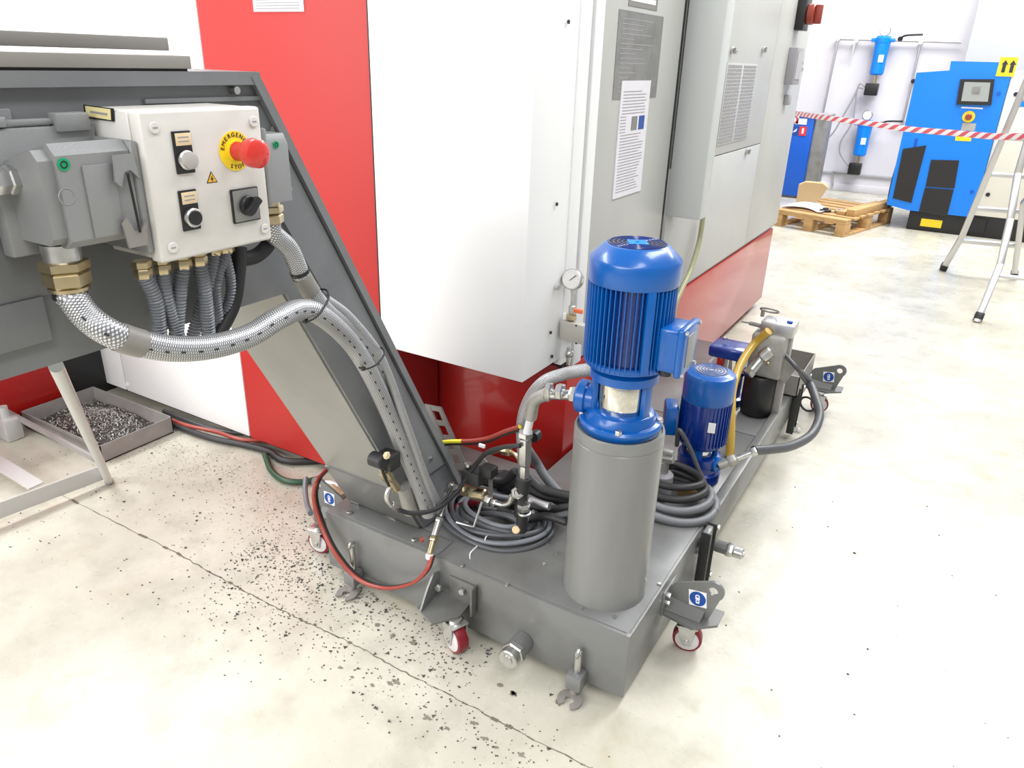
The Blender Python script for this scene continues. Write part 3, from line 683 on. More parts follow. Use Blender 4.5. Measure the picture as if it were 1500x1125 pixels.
def tow_bracket(T, par, st=True, L=.15):
    """vertical lug with eye in XZ plane (x outwards from tank), shelf plate under it; T origin at tank side, shelf height"""
    arc = [(L-.028+.030*math.cos(a), .098+.030*math.sin(a)) for a in [math.radians(q) for q in range(-45, 125, 14)]]
    poly = [(0, 0), (L*.80, 0)]+arc+[(.02, .085), (0, .06)]
    # eye hole made by building the lug as two halves around a ring
    m = MB(T); hx, hz, hr = L-.028, .098, .013
    outer = [V((x, -.004, z)) for x, z in poly]
    # triangulate a holed plate
    bm2 = bmesh.new(); ov = [bm2.verts.new(p) for p in outer]; hv = [bm2.verts.new((hx+hr*math.cos(2*PI*i/16), -.004, hz+hr*math.sin(2*PI*i/16))) for i in range(16)]
    es = [bm2.edges.new((ov[i], ov[(i+1) % len(ov)])) for i in range(len(ov))]+[bm2.edges.new((hv[i], hv[(i+1) % 16])) for i in range(16)]
    bmesh.ops.triangle_fill(bm2, edges=es, use_beauty=True)
    bm2.verts.index_update(); vs = [v.co.copy() for v in bm2.verts]; fs = [[v.index for v in f.verts] for f in bm2.faces]; bm2.free(); n0 = len(vs)
    allv = vs+[v+V((0, .008, 0)) for v in vs]; allf = fs+[[i+n0 for i in f[::-1]] for f in fs]
    no = len(ov); allf += [(i, (i+1) % no, n0+(i+1) % no, n0+i) for i in range(no)]+[(no+i, no+(i+1) % 16, n0+no+(i+1) % 16, n0+no+i) for i in range(16)]
    m.mesh(allv, allf)
    m.prism([(-.002, -.045, -.008), (L*.62, -.060, -.008), (L*1.0, -.01, -.008), (L*1.0, .055, -.008), (-.002, .055, -.008)], (0, 0, .008))
    m.box(-.004, .004, -.05, .05, -.01, .07, bev=.002)
    m.prism([(.0, -.032, 0), (L*.70, -.032, 0), (L*.72, -.004, .02), (0, -.004, .028)], (0, 0, .003))
    o = m.build('tow_bracket', 'tank', par)
    if st: sticker(T @ Matrix.Translation((L*.56, -.0045, .058)) @ Matrix.Rotation(math.radians(-8), 4, 'Y'), o, .050)
    for z in (.035, .060): m = MB(T); m.hexa((.004, -.038, z), (.018, -.038, z), .008); m.build('bolt', 'zinc', o)
    return o
# front-right
Tb = Matrix.Translation((.002, .290, .140)); tow_bracket(Tb, t); caster(V((.070, .305, 0)), t, math.radians(12))
# rear-right
Tb = Matrix.Translation((.014, 2.22, .140)); tow_bracket(Tb, t, L=.16); caster(V((.085, 2.24, 0)), t, math.radians(12))
# left end bracket (mirrored outwards)
Tb = Matrix.Translation((-1.032, .10, .140)) @ Matrix.Scale(-1, 4, (1, 0, 0))
tow_bracket(Tb, t, L=.15, st=False); sticker(Matrix.Translation((-1.105, .0955, .205)), t, .045); caster(V((-1.135, .07, 0)), t, math.radians(8))
# front bracket with caster: bent shelf plus gusset
xb = -.53
m = MB(); 
m.prism([(xb-.075, -.002, .118), (xb+.050, -.002, .118), (xb+.050, -.055, .110), (xb+.0, -.115, .105), (xb-.075, -.085, .105)], (0, 0, .006))
m.prism([(xb-.06, -.004, .195), (xb-.06, -.004, .118), (xb-.06, -.095, .113), (xb-.06, -.060, .17), (xb-.06, -.030, .205)], (.006, 0, 0))
m.box(xb-.02, xb+.075, -.006, .0, .112, .195, bev=.002); m.box(xb+.068, xb+.075, -.03, 0, .105, .20, bev=.002)
o = m.build('caster_bracket', 'tank', t)
for p in ((xb-.035, -.03, .165), (xb+.03, -.006, .165)): m = MB(); m.hexa(p, V(p)+V((0, -.012, 0)), .011); m.build('bolt', 'zinc', o)
caster(V((-.487, -.062, 0)), t, math.radians(-22), .046)
# levelling eye bolts with forked feet
def eyebolt(x, par, z1=.135):
    m = MB(); m.cyl((x, -.022, .06), (x, -.022, z1), .010, n=14); m.torus((x, -.022, z1+.004), (1, 0, 0), .010, .0055, 20, 8); o = m.build('eye_bolt', 'zinc', par)
    m = MB(); m.box(x-.022, x+.022, -.046, -.001, .028, .075, bev=.004); m.build('bolt_block', 'tank', o)
    a = [math.radians(q) for q in range(150, 391, 20)]; c = V((x+.0, -.055, .004)); po = [c+V((.034*math.cos(q), .034*math.sin(q), 0)) for q in [math.radians(r) for r in range(-60, 241, 15)]]
    pi_ = [c+V((.013*math.cos(q), .013*math.sin(q)-.004, 0)) for q in [math.radians(r) for r in range(240, -61, -15)]]
    m = MB(); n1 = len(po); vs = po+pi_; fs = [(i, i+1, 2*n1-2-i, 2*n1-1-i) for i in range(n1-1)]
    vv = vs+[v+V((0, 0, .006)) for v in vs]; k = len(vs)
    m.mesh(vv, fs+[tuple(q+k for q in f[::-1]) for f in fs]+[(i, (i+1) % k, k+(i+1) % k, k+i) for i in range(k)]); m.cyl((x, -.03, .004), (x, -.03, .03), .012, n=12)
    m.build('forked_foot', 'flap', o)
eyebolt(-.125, t); eyebolt(-.905, t, .165)

# ================================================================== MAIN PUMP
PC = V((-.14, .152, 0))
t = thing('coolant_pump', (PC.x, PC.y, TZ+.003), 'tall blue finned electric pump mounted on a grey cylinder at the tank corner', 'pump'); mp_ = t
m = MB(); m.lathe([(.1125, TZ+.003), (.1125, .694), (.1110, .6955), (.1110, .698), (.1125, .6995), (.1125, .722), (.110, .728), (.106, .728), (.104, .722), (.1, .722)], PC, n=64); m.build('cylinder', 'cyl', t)
m = MB(); m.lathe([(.094, .722), (.1, .728), (.103, .744), (.098, .750), (.088, .752), (.086, .760), (.080, .772), (.066, .776)], PC, n=48)
fl_ = m.build('base_flange', 'blue', t)
for k in range(4):
    a = math.radians(20+90*k); p = PC+V((.095*math.cos(a), .095*math.sin(a), .746)); m = MB(); m.hexa(p, p+V((0, 0, .012)), .009); m.build('bolt', 'zinc', fl_)
# inlet boss to the left, outlet to the right
dl = V((-.98, -.12, 0)).normalized(); c = PC+V((0, 0, .785))
m = MB(); m.cyl(c+dl*.03, c+dl*.115, .038, bev=.004, n=28); m.cyl(c+dl*.085, c+dl*.112, .043, bev=.004, n=28); m.build('inlet_port', 'blue', t)
m = MB(); m.lathe([(.078, .756), (.078, .774), (.070, .778)], PC, n=40); m.build('lower_ring', 'blue', t)
m = MB(); m.lathe([(.060, .770), (.062, .774), (.062, .862), (.060, .866)], PC, n=48); m.build('stainless_sleeve', 'steel', t)
for ang in (-14, -148, 70, 150):
    a = math.radians(ang); p = PC+V((.069*math.cos(a), .069*math.sin(a), .770)); T = Matrix.Translation(p) @ Matrix.Rotation(a, 4, 'Z')
    m = MB(T); m.box(-.007, .007, -.014, .014, 0, .10, bev=.003); m.build('tie_strap', 'blue', t)
m = MB(); m.lathe([(.076, .856), (.084, .860), (.084, .880), (.072, .886), (.072, .893), (.098, .897), (.1, .908), (.095, .912)], PC, n=48); m.build('motor_bracket', 'blue', t)
m = MB(); m.lathe([(.086, .905), (.086, 1.105)], PC, n=48); mb = m.build('motor_body', 'blue_dark', t)  # darker blue paints in the shade between the fins
for k in range(52):
    a = 2*PI*k/52
    T = Matrix.Translation(PC+V((0, 0, 0))) @ Matrix.Rotation(a, 4, 'Z'); m = MB(T); m.box(.084, .1015, -.0014, .0014, .900, 1.104, bev=.0006); m.build('cooling_fin', 'blue', mb)
for k in range(3):
    a = math.radians(-44+120*k); T = Matrix.Translation(PC) @ Matrix.Rotation(a, 4, 'Z'); m = MB(T); m.box(.084, .104, -.010, .010, .902, 1.10, bev=.002); m.build('cast_rib', 'blue', mb)
m = MB(); m.lathe([(.103, 1.097), (.1045, 1.100), (.105, 1.146), (.102, 1.154), (.074, 1.180), (.068, 1.183)], PC, n=56); hd = m.build('fan_hood', 'blue', t)
m = MB(); m.lathe([(.0665, 1.182), (.0665, 1.1835)], PC, n=48); m.build('fan_grille', 'mesh_black', hd)
m = MB(); 
for r in (.024, .034, .044, .054, .064): m.torus((PC.x, PC.y, 1.1842), (0, 0, 1), r, .0014, 40, 6)
m.build('grille_ring', 'blue_dark', hd)
T = Matrix.Translation((PC.x, PC.y, 1.184)) @ Matrix.Rotation(.5, 4, 'Z'); m = MB(T); m.box(-.022, .022, -.022, .022, 0, .002, bev=.0006); m.cyl((0, 0, .002), (0, 0, .004), .004, n=12); m.build('cover_plate', 'blue_sky', hd)
# terminal box
dt = V((1, .02, 0)).normalized(); T = frame(PC+V((0, 0, .962))+dt*.088, dt, V((0, 0, 1)).cross(dt))
m = MB(T); m.box(0, .048, -.050, .050, -.052, .052, bev=.008); tb = m.build('terminal_box', 'blue', t)
m = MB(T); m.box(.044, .062, -.056, .056, -.058, .058, bev=.006, seg=3); lid = m.build('terminal_lid', 'blue', t)
m = MB(T); m.box(.0615, .064, -.030, .030, -.038, .038, bev=.0012); m.build('name_plate', 'hood', lid)
for y in (-.048, .048):
    for z in (-.05, .05): m = MB(T); m.cyl((.060, y, z), (.066, y, z), .005, n=10); m.build('screw', 'zinc', lid)
m = MB(T); m.cyl((.02, -.030, -.052), (.02, -.030, -.064), .014, n=16); m.cyl((.02, .02, -.052), (.02, .02, -.064), .014, n=16); m.build('cable_gland', 'rubber', tb)
for y in (-.012, .012): m = MB(T); m.box(.02, .046, -.0535, -.0495, -.04, .045); m.build('box_rib', 'blue', tb); break

# ================================================================== SMALL UPRIGHT PUMP
QC = V((-.128, .914, .212))
t = thing('coolant_pump', QC, 'short blue upright pump with a small white label, behind the grey cylinder', 'pump')
m = MB(); m.lathe([(.080, 0), (.080, .035), (.070, .042), (.066, .06), (.074, .065), (.074, .095), (.062, .102)], QC, n=40); m.build('base', 'blue_dark', t)
m = MB(); m.lathe([(.050, .095), (.050, .130)], QC, n=32); m.build('stainless_sleeve', 'steel', t)
for k in range(4):
    a = math.radians(10+90*k); T = Matrix.Translation(QC+V((.056*math.cos(a), .056*math.sin(a), .09))) @ Matrix.Rotation(a, 4, 'Z'); m = MB(T); m.box(-.006, .006, -.016, .016, 0, .05, bev=.002); m.build('tie_strap', 'blue', t)
m = MB(); m.lathe([(.058, .126), (.076, .140), (.080, .165), (.082, .30), (.080, .31)], QC, n=40); mb = m.build('motor_body', 'blue_dark', t)
for k in range(40):
    a = 2*PI*k/40
    if 17 < k < 33: 
        if k in (27, 28, 29, 30): continue
    T = Matrix.Translation(QC) @ Matrix.Rotation(a, 4, 'Z'); m = MB(T); m.box(.079, .086, -.0012, .0012, .15, .308); m.build('cooling_fin', 'blue_dark', mb)
m = MB(); m.lathe([(.084, .303), (.0855, .307), (.0855, .385), (.080, .398), (.060, .407), (.056, .407)], QC, n=44); hd = m.build('fan_hood', 'blue', t)
m = MB(); m.lathe([(.055, .4075), (.055, .4085)], QC, n=32); m.build('fan_grille', 'ink_soft', hd)
m = MB(); 
for k in range(5): m.torus(QC+V((0, 0, .4095)), (0, 0, 1), .012+.010*k, .0013, 30, 6)
m.build('grille_ring', 'blue', hd)
d = (CAM-QC); d.z = 0; d.normalize(); sx = V((-d.y, d.x, 0)); T = frame(QC+d*.083+sx*.028+V((0, 0, .235)), sx, (0, 0, 1))
m = MB(T); m.box(-.012, .012, -.018, .018, 0, .003); m.build('label_plate', 'stick_white', mb)
# terminal box of this pump on its left side
T = frame(QC+V((-.085, -.035, .22)), V((-.9, -.4, 0)), (0, 0, 1)); m = MB(T); m.box(0, .045, -.05, .055, -.045, .045, bev=.008); tb = m.build('terminal_box', 'blue', t)
p = QC+V((.078, -.02, .075)); m = MB(); m.cyl(QC+V((.05, -.012, .075)), p, .028, bev=.003); m.build('outlet_port', 'blue', t)

# ================================================================== LYING PUMP BEHIND
t = thing('coolant_pump', (-.20, 1.60, .21), 'small blue pump with a shiny steel band, behind the yellow pipe', 'pump')
c0 = P(1070, 532, y=1.62); ax = V((0, 0, 1))
B0_ = V((c0.x, c0.y, .21))
z1 = c0.z-.21
m = MB(); m.lathe([(.075, 0), (.075, .03), (.06, .035), (.06, z1-.04), (.075, z1-.035), (.075, z1-.02)], B0_, n=32); m.build('base', 'blue_dark', t)
m = MB(); m.lathe([(.058, z1-.03), (.058, z1+.035)], B0_, n=36); m.build('stainless_sleeve', 'steel', t)
m = MB(); m.box(B0_.x-.085, B0_.x+.075, B0_.y-.07, B0_.y+.07, B0_.z+z1+.035, B0_.z+z1+.085, bev=.012); m.build('top_block', 'blue_dark', t)
m = MB(); p = P(1062, 497, y=1.62); m.hexa(p, p+V((0, 0, .01)), .01); m.build('bolt', 'zinc', t)
p0, p1 = P(1040, 530, y=1.56), P(1057, 512, y=1.56); m = MB(); m.tube([p0, p1], .006, n=8, spline=False); m.build('white_edge_bar', 'stick_white', t)

# ================================================================== CONTROL BOX
XF = -.568; bx0, by0, bz0 = XS+.012, -.725, 1.238
a = P(208, 166, x=XF); b = P(382, 155, x=XF); c = P(236, 388, x=XF); d = P(396, 351, x=XF)
BY0, BY1, BZ0, BZ1 = (a.y+c.y)/2, (b.y+d.y)/2, (c.z+d.z)/2, (a.z+b.z)/2
t = thing('control_box', (XF-.06, (BY0+BY1)/2, BZ0), 'dirty white control box with buttons on the side of the grey conveyor head', 'control box'); cb = t
m = MB(); m.box(XS+.014, XF-.030, BY0, BY1, BZ0+.004, BZ1, bev=.004); m.build('housing', 'box', t)
m = MB(); m.box(XF-.028, XF, BY0-.001, BY1+.001, BZ0, BZ1+.001, bev=.005, seg=3); lidb = m.build('lid', 'box', t)
for yy in (.08, .92):
    for zz in (.10, .90):
        p = V((XF, BY0+(BY1-BY0)*(yy+.01), BZ0+(BZ1-BZ0)*(zz))); m = MB(); m.cyl(p, p+V((.003, 0, 0)), .0085, bev=.001, n=20); s_ = m.build('lid_screw', 'box', lidb)
        MB().box(p.x+.003, p.x+.0034, p.y-.004, p.y+.004, p.z-.0012, p.z+.0012).build('screw_slot', 'ink_soft', s_)
def BX(u, v): return P(u, v, x=XF)
def button(u, v, cap, r, L, capm, lab=True):
    p = BX(u, v)
    m = MB(); m.box(XF, XF+.003, p.y-.017, p.y+.015, p.z-.020, p.z+.042, bev=.001); o = m.build('button_plate', 'dark', t)
    MB().box(XF+.003, XF+.004, p.y-.013, p.y+.014, p.z+.021, p.z+.039, bev=.0004).build('name_tag', 'label', o)
    m = MB()
    for z in (.027, .033): m.box(XF+.004, XF+.0042, p.y-.009, p.y+.010, p.z+z-.001, p.z+z+.001)
    m.build('tag_print', 'ink_soft', o)
    m = MB(); m.cyl((XF+.003, p.y, p.z), (XF+L, p.y, p.z), r, bev=.002, n=32); o2 = m.build('push_button', capm, t)
    return p, o2
p, o = button(270, 234, 1, .0145, .010, 'zinc'); m = MB(); m.lathe([(.0125, .010), (.0125, .017), (.008, .019)], (XF, p.y, p.z), (1, 0, 0)); m.build('button_cap', 'knob_grey', o)
p, o = button(279, 318, 1, .0150, .012, 'zinc'); m = MB(); m.lathe([(.011, .012), (.011, .014), (.006, .0145)], (XF, p.y, p.z), (1, 0, 0)); m.build('button_cap', 'dark', o)
# emergency stop
p = BX(344, 221); m = MB(); m.cyl((XF, p.y, p.z), (XF+.0015, p.y, p.z), .031, n=48); yp = m.build('emergency_plate', 'yellow', t)
m = MB()
def arc_text(txt, a0, a1, r, size):
    for i, ch in enumerate(txt):
        a = math.radians(a0+(a1-a0)*i/(len(txt)-1)); up_ = V((0, math.cos(a), math.sin(a))); 
        if a1 > a0: up_ = -up_
        rt_ = up_.cross(V((1, 0, 0))); m.text(ch, (XF+.0018, p.y+r*math.cos(a), p.z+r*math.sin(a)), rt_, up_, size)
arc_text('EMERGENCY', 168, 20, .025, .0095); m.build('plate_lettering', 'ink', yp); m = MB(); arc_text('STOP', 245, 300, .0255, .0095)
m.build('plate_lettering', 'ink', yp)
m = MB(); m.lathe([(.015, .001), (.015, .010), (.0140, .012), (.0145, .026), (.0225, .036), (.0235, .042), (.0225, .056), (.015, .061)], (XF, p.y, p.z), (1, 0, 0), 40); es_ = m.build('mushroom_button', 'estop', t)
m = MB(); m.lathe([(.0165, .0015), (.0165, .006)], (XF, p.y, p.z), (1, 0, 0), 36); m.build('button_ring', 'yellow', yp)
# rotary switch
p = BX(358, 300); m = MB(); m.box(XF, XF+.006, p.y-.026, p.y+.026, p.z-.026, p.z+.026, bev=.002); o = m.build('rotary_switch', 'plate_grey', t)
m = MB(); m.box(XF-.0, XF+.005, p.y-.028, p.y+.028, p.z-.028, p.z+.028, bev=.002); m.build('switch_frame', 'dark', o)
m = MB(); m.cyl((XF+.006, p.y, p.z), (XF+.016, p.y, p.z), .017, bev=.002); T = Matrix.Translation((XF, p.y, p.z)) @ Matrix.Rotation(math.radians(-50), 4, 'X'); m.box(.014, .028, -.006, .006, -.018, .018, bev=.003, T=T); m.build('switch_knob', 'dark', o)
# hazard triangle
p = BX(310, 262); r = .012; m = MB(); tri = [V((XF, p.y+r*math.cos(math.radians(q)), p.z+r*math.sin(math.radians(q)))) for q in (90, 210, 330)]
m.prism(tri, (.0006, 0, 0)); o = m.build('hazard_triangle', 'ink', t); cc = sum(tri, V())/3
m = MB(); m.prism([cc+(q-cc)*.78+V((.0006, 0, 0)) for q in tri], (.0004, 0, 0)); o2 = m.build('triangle_field', 'orange_y' if 'orange_y' in M else 'yellow', o)
m = MB(); m.prism([(XF+.0011, p.y+.001, p.z+.006), (XF+.0011, p.y-.003, p.z-.001), (XF+.0011, p.y+.0, p.z-.001), (XF+.0011, p.y-.001, p.z-.006), (XF+.0011, p.y+.003, p.z+.001), (XF+.0011, p.y+.0005, p.z+.001)], (.0003, 0, 0)); m.build('lightning_bolt', 'ink', o)
# labels and dots on its left side
pf = lambda u, v: P(u, v, y=BY0-.001)
def side_quad(uvs, nm, mt, par, th=.0012): return MB().prism([pf(*q) for q in uvs], (0, -th, 0)).build(nm, mt, par)
o = side_quad(((123, 153), (167, 159), (168, 178), (125, 172)), 'label_plate', 'dark', t)
o = MB().prism([P(u, v, y=BY0-.0025) for u, v in ((125, 155), (162, 160), (163, 176), (127, 170))], (0, -.0006, 0)).build('label_insert', 'ylabel', o)
MB().prism([P(u, v, y=BY0-.0034) for u, v in ((132, 162), (157, 166), (157, 169), (132, 165))], (0, -.0003, 0)).build('label_print', 'ink_soft', o)
p = pf(181, 213); m = MB(); m.cyl(p, p+V((0, -.001, 0)), .008, n=24); m.build('green_dot', 'green', t)

# ---- heavy duty plug connectors
def dot(p, d, par, r=.0075):
    d = V(d); m = MB(); m.cyl(p, p+d*.0012, r, n=24); o = m.build('green_dot', 'green', par); m = MB(); m.torus(p+d*.0012, d, r*.5, r*.12, 20, 6); m.build('dot_ring', 'dark', o)
t = thing('plug_connector', (-.63, -.81, 1.24), 'bulky grey plug connector with a green dot, left of the control box', 'connector')
m = MB(); m.box(-.695, -.580, BY0-.014, BY0-.002, 1.262, 1.428, bev=.005); m.build('mounting_flange', 'hood', t)
yb_, yf_ = BY0-.015, -.868
pr = [(-.695, 1.405), (-.60, 1.430), (-.585, 1.415), (-.585, 1.300), (-.600, 1.288), (-.695, 1.288)]
m = MB(); m.prism([V((x, yf_+.02, z)) for x, z in pr], (0, yb_-yf_-.02, 0)); m.prism([V((-.637+(x+.637)*.86, yf_, 1.355+(z-1.355)*.9)) for x, z in pr], (0, .021, 0)); hood = m.build('hood', 'hood', t)
m = MB(); m.box(-.585, -.582, -.815, -.770, 1.30, 1.40, bev=.001); m.build('hood_panel', 'hood', hood)
dot(P(93, 241, x=-.585)+V((0, 0, 0)), (1, 0, 0), hood, .0085)
m = MB(); m.torus(P(98, 288, x=-.585), (1, 0, 0), .011, .0008, 24, 6); m.build('embossed_ring', 'hood', hood)
for z0, s_ in ((1.405, 1), (1.285, -1)):
    m = MB(); x0 = -.578
    m.prism([(x0, -.772, z0+s_*.006), (x0, -.742, z0+s_*.006), (x0, -.738, z0-s_*.030), (x0, -.750, z0-s_*.016), (x0, -.760, z0-s_*.018), (x0, -.768, z0-s_*.038), (x0, -.776, z0-s_*.03)], (.004, 0, 0)); m.build('locking_lever', 'hood' if s_ > 0 else 'flap', t)
m = MB(); m.tube([(x0+.006, -.757, 1.385), (x0+.006, -.753, 1.300)], .002, n=8, spline=False); m.build('lever_rod', 'dark', t)
gx, gy = -.637, -.838
m = MB(); m.cyl((gx, gy, 1.290), (gx, gy, 1.262), .026, n=32); m.build('gland_neck', 'zinc', t)
m = MB(); m.hexa((gx, gy, 1.266), (gx, gy, 1.250), .034); m.hexa((gx, gy, 1.250), (gx, gy, 1.226), .032); m.cyl((gx, gy, 1.226), (gx, gy, 1.221), .028, n=24); m.build('gland_nut', 'brass', t)
t2 = thing('plug_connector', (-.65, -.45, 1.3), 'grey plug connector with a green dot, right of the control box', 'connector')
y2 = BY1+.030
m = MB(); m.cyl((-.64, BY1-.01, 1.35), (-.64, y2+.002, 1.35), .022, n=20); m.build('stub', 'hood', t2)
m = MB(); m.box(-.695, -.600, y2, y2+.010, 1.295, 1.43, bev=.004); m.build('mounting_flange', 'hood', t2)
m = MB(); m.prism([V((x, y2+.01, z)) for x, z in [(-.69, 1.418), (-.615, 1.418), (-.605, 1.40), (-.605, 1.300), (-.69, 1.300)]], (0, .050, 0)); hood2 = m.build('hood', 'hood', t2)
dot(P(404, 212, x=-.605), (1, 0, 0), hood2, .0065)
g2 = V((-.640, y2+.034, 1.302))
m = MB(); m.cyl(g2, g2+V((0, 0, -.02)), .020, n=28); m.build('gland_neck', 'brass', t2)
m = MB(); m.hexa(g2+V((0, 0, -.012)), g2+V((0, 0, -.026)), .026); m.hexa(g2+V((0, 0, -.028)), g2+V((0, 0, -.046)), .025); m.build('gland_nut', 'brass', t2)
# flat connector + cable gland further left behind
t3 = thing('cable_gland', (-.69, -.87, 1.31), 'silver threaded cable gland at the left edge, lying level beside the connector', 'cable gland')
a = P(2, 265, x=-.66); b = P(30, 268, x=-.66)
m = MB(); m.cyl(a+V((0, -.10, 0)), a, .010, n=24); m.build('threaded_tail', 'zinc', t3)
m = MB(); m.hexa(a+V((0, -.012, 0)), a+V((0, .008, 0)), .018); m.hexa(a+V((0, .006, 0)), a+V((0, .020, 0)), .020); m.build('nut', 'zinc', t3)
t4 = thing('latch_socket', (-.70, -.83, 1.40), 'flat grey latched socket fixed above and behind the bulky connector', 'socket')
m = MB(); m.box(XS+.007, -.675, -.885, BY0-.004, 1.27, 1.445, bev=.004); m.build('socket_body', 'hood', t4)
m = MB(); m.box(-.690, -.676, -.87, -.760, 1.447, 1.455, bev=.002); m.box(-.690, -.668, -.790, -.74, 1.436, 1.462, bev=.003); m.box(-.692, -.672, -.885, -.855, 1.446, 1.460, bev=.002); m.build('latch', 'hood', t4)

# ---- braided hoses
def hose(pts, r, mt, name, label, step=.008, n=16, cat='hose', **k):
    m = MB(); m.tube(pts, r, n=n, step=step, **k); return m.build(name, mt, label=label, cat=cat)
H1 = [V((gx, gy, 1.224)), V((gx, gy-.001, 1.205))]+PX(-.632, (103, 432))+PX(-.615, (127, 464))+PX(-.590, (162, 488), (205, 503), (255, 511), (310, 508), (365, 492), (405, 468))+PX(-.61, (438, 454), (470, 462))+PX(-.645, (512, 500), (541, 545))+PX(-.665, (567, 600), (588, 650), (609, 700))+PX(-.66, (628, 752))
h1 = hose(H1, .0215, 'braid', 'braided_hose', 'thick silver braided hose sagging from the left connector and running down the incline')
H2 = [g2+V((0, 0, -.044)), g2+V((0, .002, -.064))]+PX(-.645, (424, 365), (446, 412), (475, 452))+PX(-.655, (513, 482), (548, 524))+PX(-.675, (576, 582), (598, 640), (618, 695))+PX(-.672, (640, 742))
h2 = hose(H2, .0185, 'braid', 'braided_hose', 'silver braided hose dropping from the right connector along the inclined conveyor')
H3 = PX(-.672, (470, 436), (505, 462), (545, 510), (566, 555), (586, 610), (606, 665), (626, 720), (640, 748))
H3 = [p+V((.028, -.018, .008)) for p in H3]
h3 = hose(H3, .011, 'braid', 'braided_hose', 'thinner silver braided hose bundled between the two thick ones on the incline')
def marks(path, r, par, f0, f1, step=.03):
    q = [path[0]*2-path[1]]+path+[path[-1]*2-path[-2]]; out = []
    for i in range(1, len(q)-2):
        a, b, c, d = q[i-1:i+3]
        for j in range(24):
            t_ = j/24; out.append(.5*((2*b)+(c-a)*t_+(2*a-5*b+4*c-d)*t_*t_+(3*b-a-3*c+d)*t_**3))
    L = [0]
    for a, b in zip(out, out[1:]): L.append(L[-1]+(b-a).length)
    nx = f0*L[-1]; m = MB()
    for i in range(1, len(out)-1):
        if L[i] >= nx and L[i] <= f1*L[-1]:
            nx = L[i]+step; tt = (out[i+1]-out[i-1]).normalized(); o_ = V((.78, -.6, .15)); o_ = (o_-tt*o_.dot(tt)).normalized()
            T_ = frame(out[i]+o_*r, tt, o_); m.box(-.004, .004, -.0006, .0008, -.0016, .0016, T=T_)
    m.build('printed_marks', 'ink', par, kind='stuff')
marks(H1, .0215, h1, .05, .98); marks(H2, .0185, h2, .2, .98)
# dark wrap sleeves
def wrap(pts, r, par): m = MB(); m.tube(pts, r, n=18, step=.006); return m.build('wrap_sleeve', 'flap', par)
ORG[h1.name] = h1.location.copy(); ORG[h2.name] = h2.location.copy(); ORG[h3.name] = h3.location.copy()
def sub(path, f0, f1, r, par, mt='flap', nm='wrap_sleeve'):
    q = [path[0]*2-path[1]]+path+[path[-1]*2-path[-2]]; out = []
    for i in range(1, len(q)-2):
        a, b, c, d = q[i-1:i+3]
        for j in range(24):
            t_ = j/24; out.append(.5*((2*b)+(c-a)*t_+(2*a-5*b+4*c-d)*t_*t_+(3*b-a-3*c+d)*t_**3))
    L = [0]
    for a, b in zip(out, out[1:]): L.append(L[-1]+(b-a).length)
    sel = [p for p, l in zip(out, L) if f0 <= l/L[-1] <= f1]
    m = MB(); m.tube(sel, r, n=20, spline=False); return m.build(nm, mt, par)
sub(H1, .085, .115, .0228, h1); sub(H2, .13, .175, .0200, h2)
sub(H1, 0, .012, .0235, h1, 'dark', 'black_collar'); sub(H2, .118, .126, .0200, h2, 'dark', 'black_collar')
# zip ties around the bundle
def ziptie(p, q, nrm, lab):
    p, q = V(p), V(q); mid = (p+q)/2+V(nrm)*.02
    m = MB(); m.tube([p-V(nrm)*.012, p+V(nrm)*.006, mid+(p-mid)*.5+V(nrm)*.012, mid+(q-mid)*.5+V(nrm)*.012, q+V(nrm)*.006, q-V(nrm)*.012], .0022, n=6, step=.004)
    m.box(q.x-.004, q.x+.004, q.y-.004, q.y+.004, q.z-.004, q.z+.004)
    m.build('zip_tie', 'dark', label=lab, cat='cable tie', group='black cable ties on the braided hoses')
ziptie(P(476, 425, x=-.628), P(447, 470, x=-.60), (1, 0, 0), 'upper black cable tie around the braided hose bundle')
ziptie(P(558, 510, x=-.635), P(532, 540, x=-.625), (1, 0, 0), 'lower black cable tie around the braided hose bundle')
# tiny printed marks on thin hose are ties' dots
# ---- corrugated conduits under the control box
t_ends = [((207, 386), (228, 440), (234, 494), .0115), ((238, 392), (245, 440), (262, 495), .0105), ((268, 386), (263, 430), (258, 495), .0115), ((291, 380), (300, 430), (306, 494), .0115), ((316, 378), (300, 432), (282, 495), .011), ((334, 373), (315, 420), (323, 492), .0105), ((330, 382), (338, 425), (318, 496), .009)]
names = ['leftmost corrugated grey conduit under the control box', 'second corrugated conduit from the left under the control box', 'third corrugated conduit from the left under the control box', 'fourth corrugated conduit, leaning right under the control box', 'corrugated conduit crossing leftwards behind the fourth under the control box', 'corrugated conduit second from the right under the control box', 'rightmost thin corrugated conduit below the control box']
for k, (a, b, c, r) in enumerate(t_ends):
    xx = XF-.045-(.035 if k in (4, 5, 6) else 0)
    A = P(*a, x=xx); A.z = BZ0-.0; Bp = P(*b, x=xx-.005); Cp = P(*c, x=xx-.02)
    s0 = A+V((0, 0, -.020))
    m = MB(); m.tube([s0, Bp, Cp], r, n=14, step=.0014, rib=(.0056, .16)); o = m.build('conduit', 'conduit', label=names[k], cat='conduit', group='corrugated conduits below the control box')
    ORG[o.name] = o.location.copy()
    m = MB(); m.hexa(A, A+V((0, 0, -.012)), r*1.3); m.hexa(A+V((0, 0, -.013)), A+V((0, 0, -.028)), r*1.25); m.build('brass_gland', 'brass', o)
bk = [P(u, v, x=-.655) for u, v in ((352, 362), (350, 400), (343, 445), (325, 482), (310, 505))]
hose(bk, .012, 'rubber', 'black_cable', 'thick black cable curving down at the right of the conduit bundle', cat='cable')
hose([p+V((-.012, .008, -.008)) for p in bk], .011, 'cable', 'grey_cable', 'dark grey cable just behind the thick black cable under the box', cat='cable')
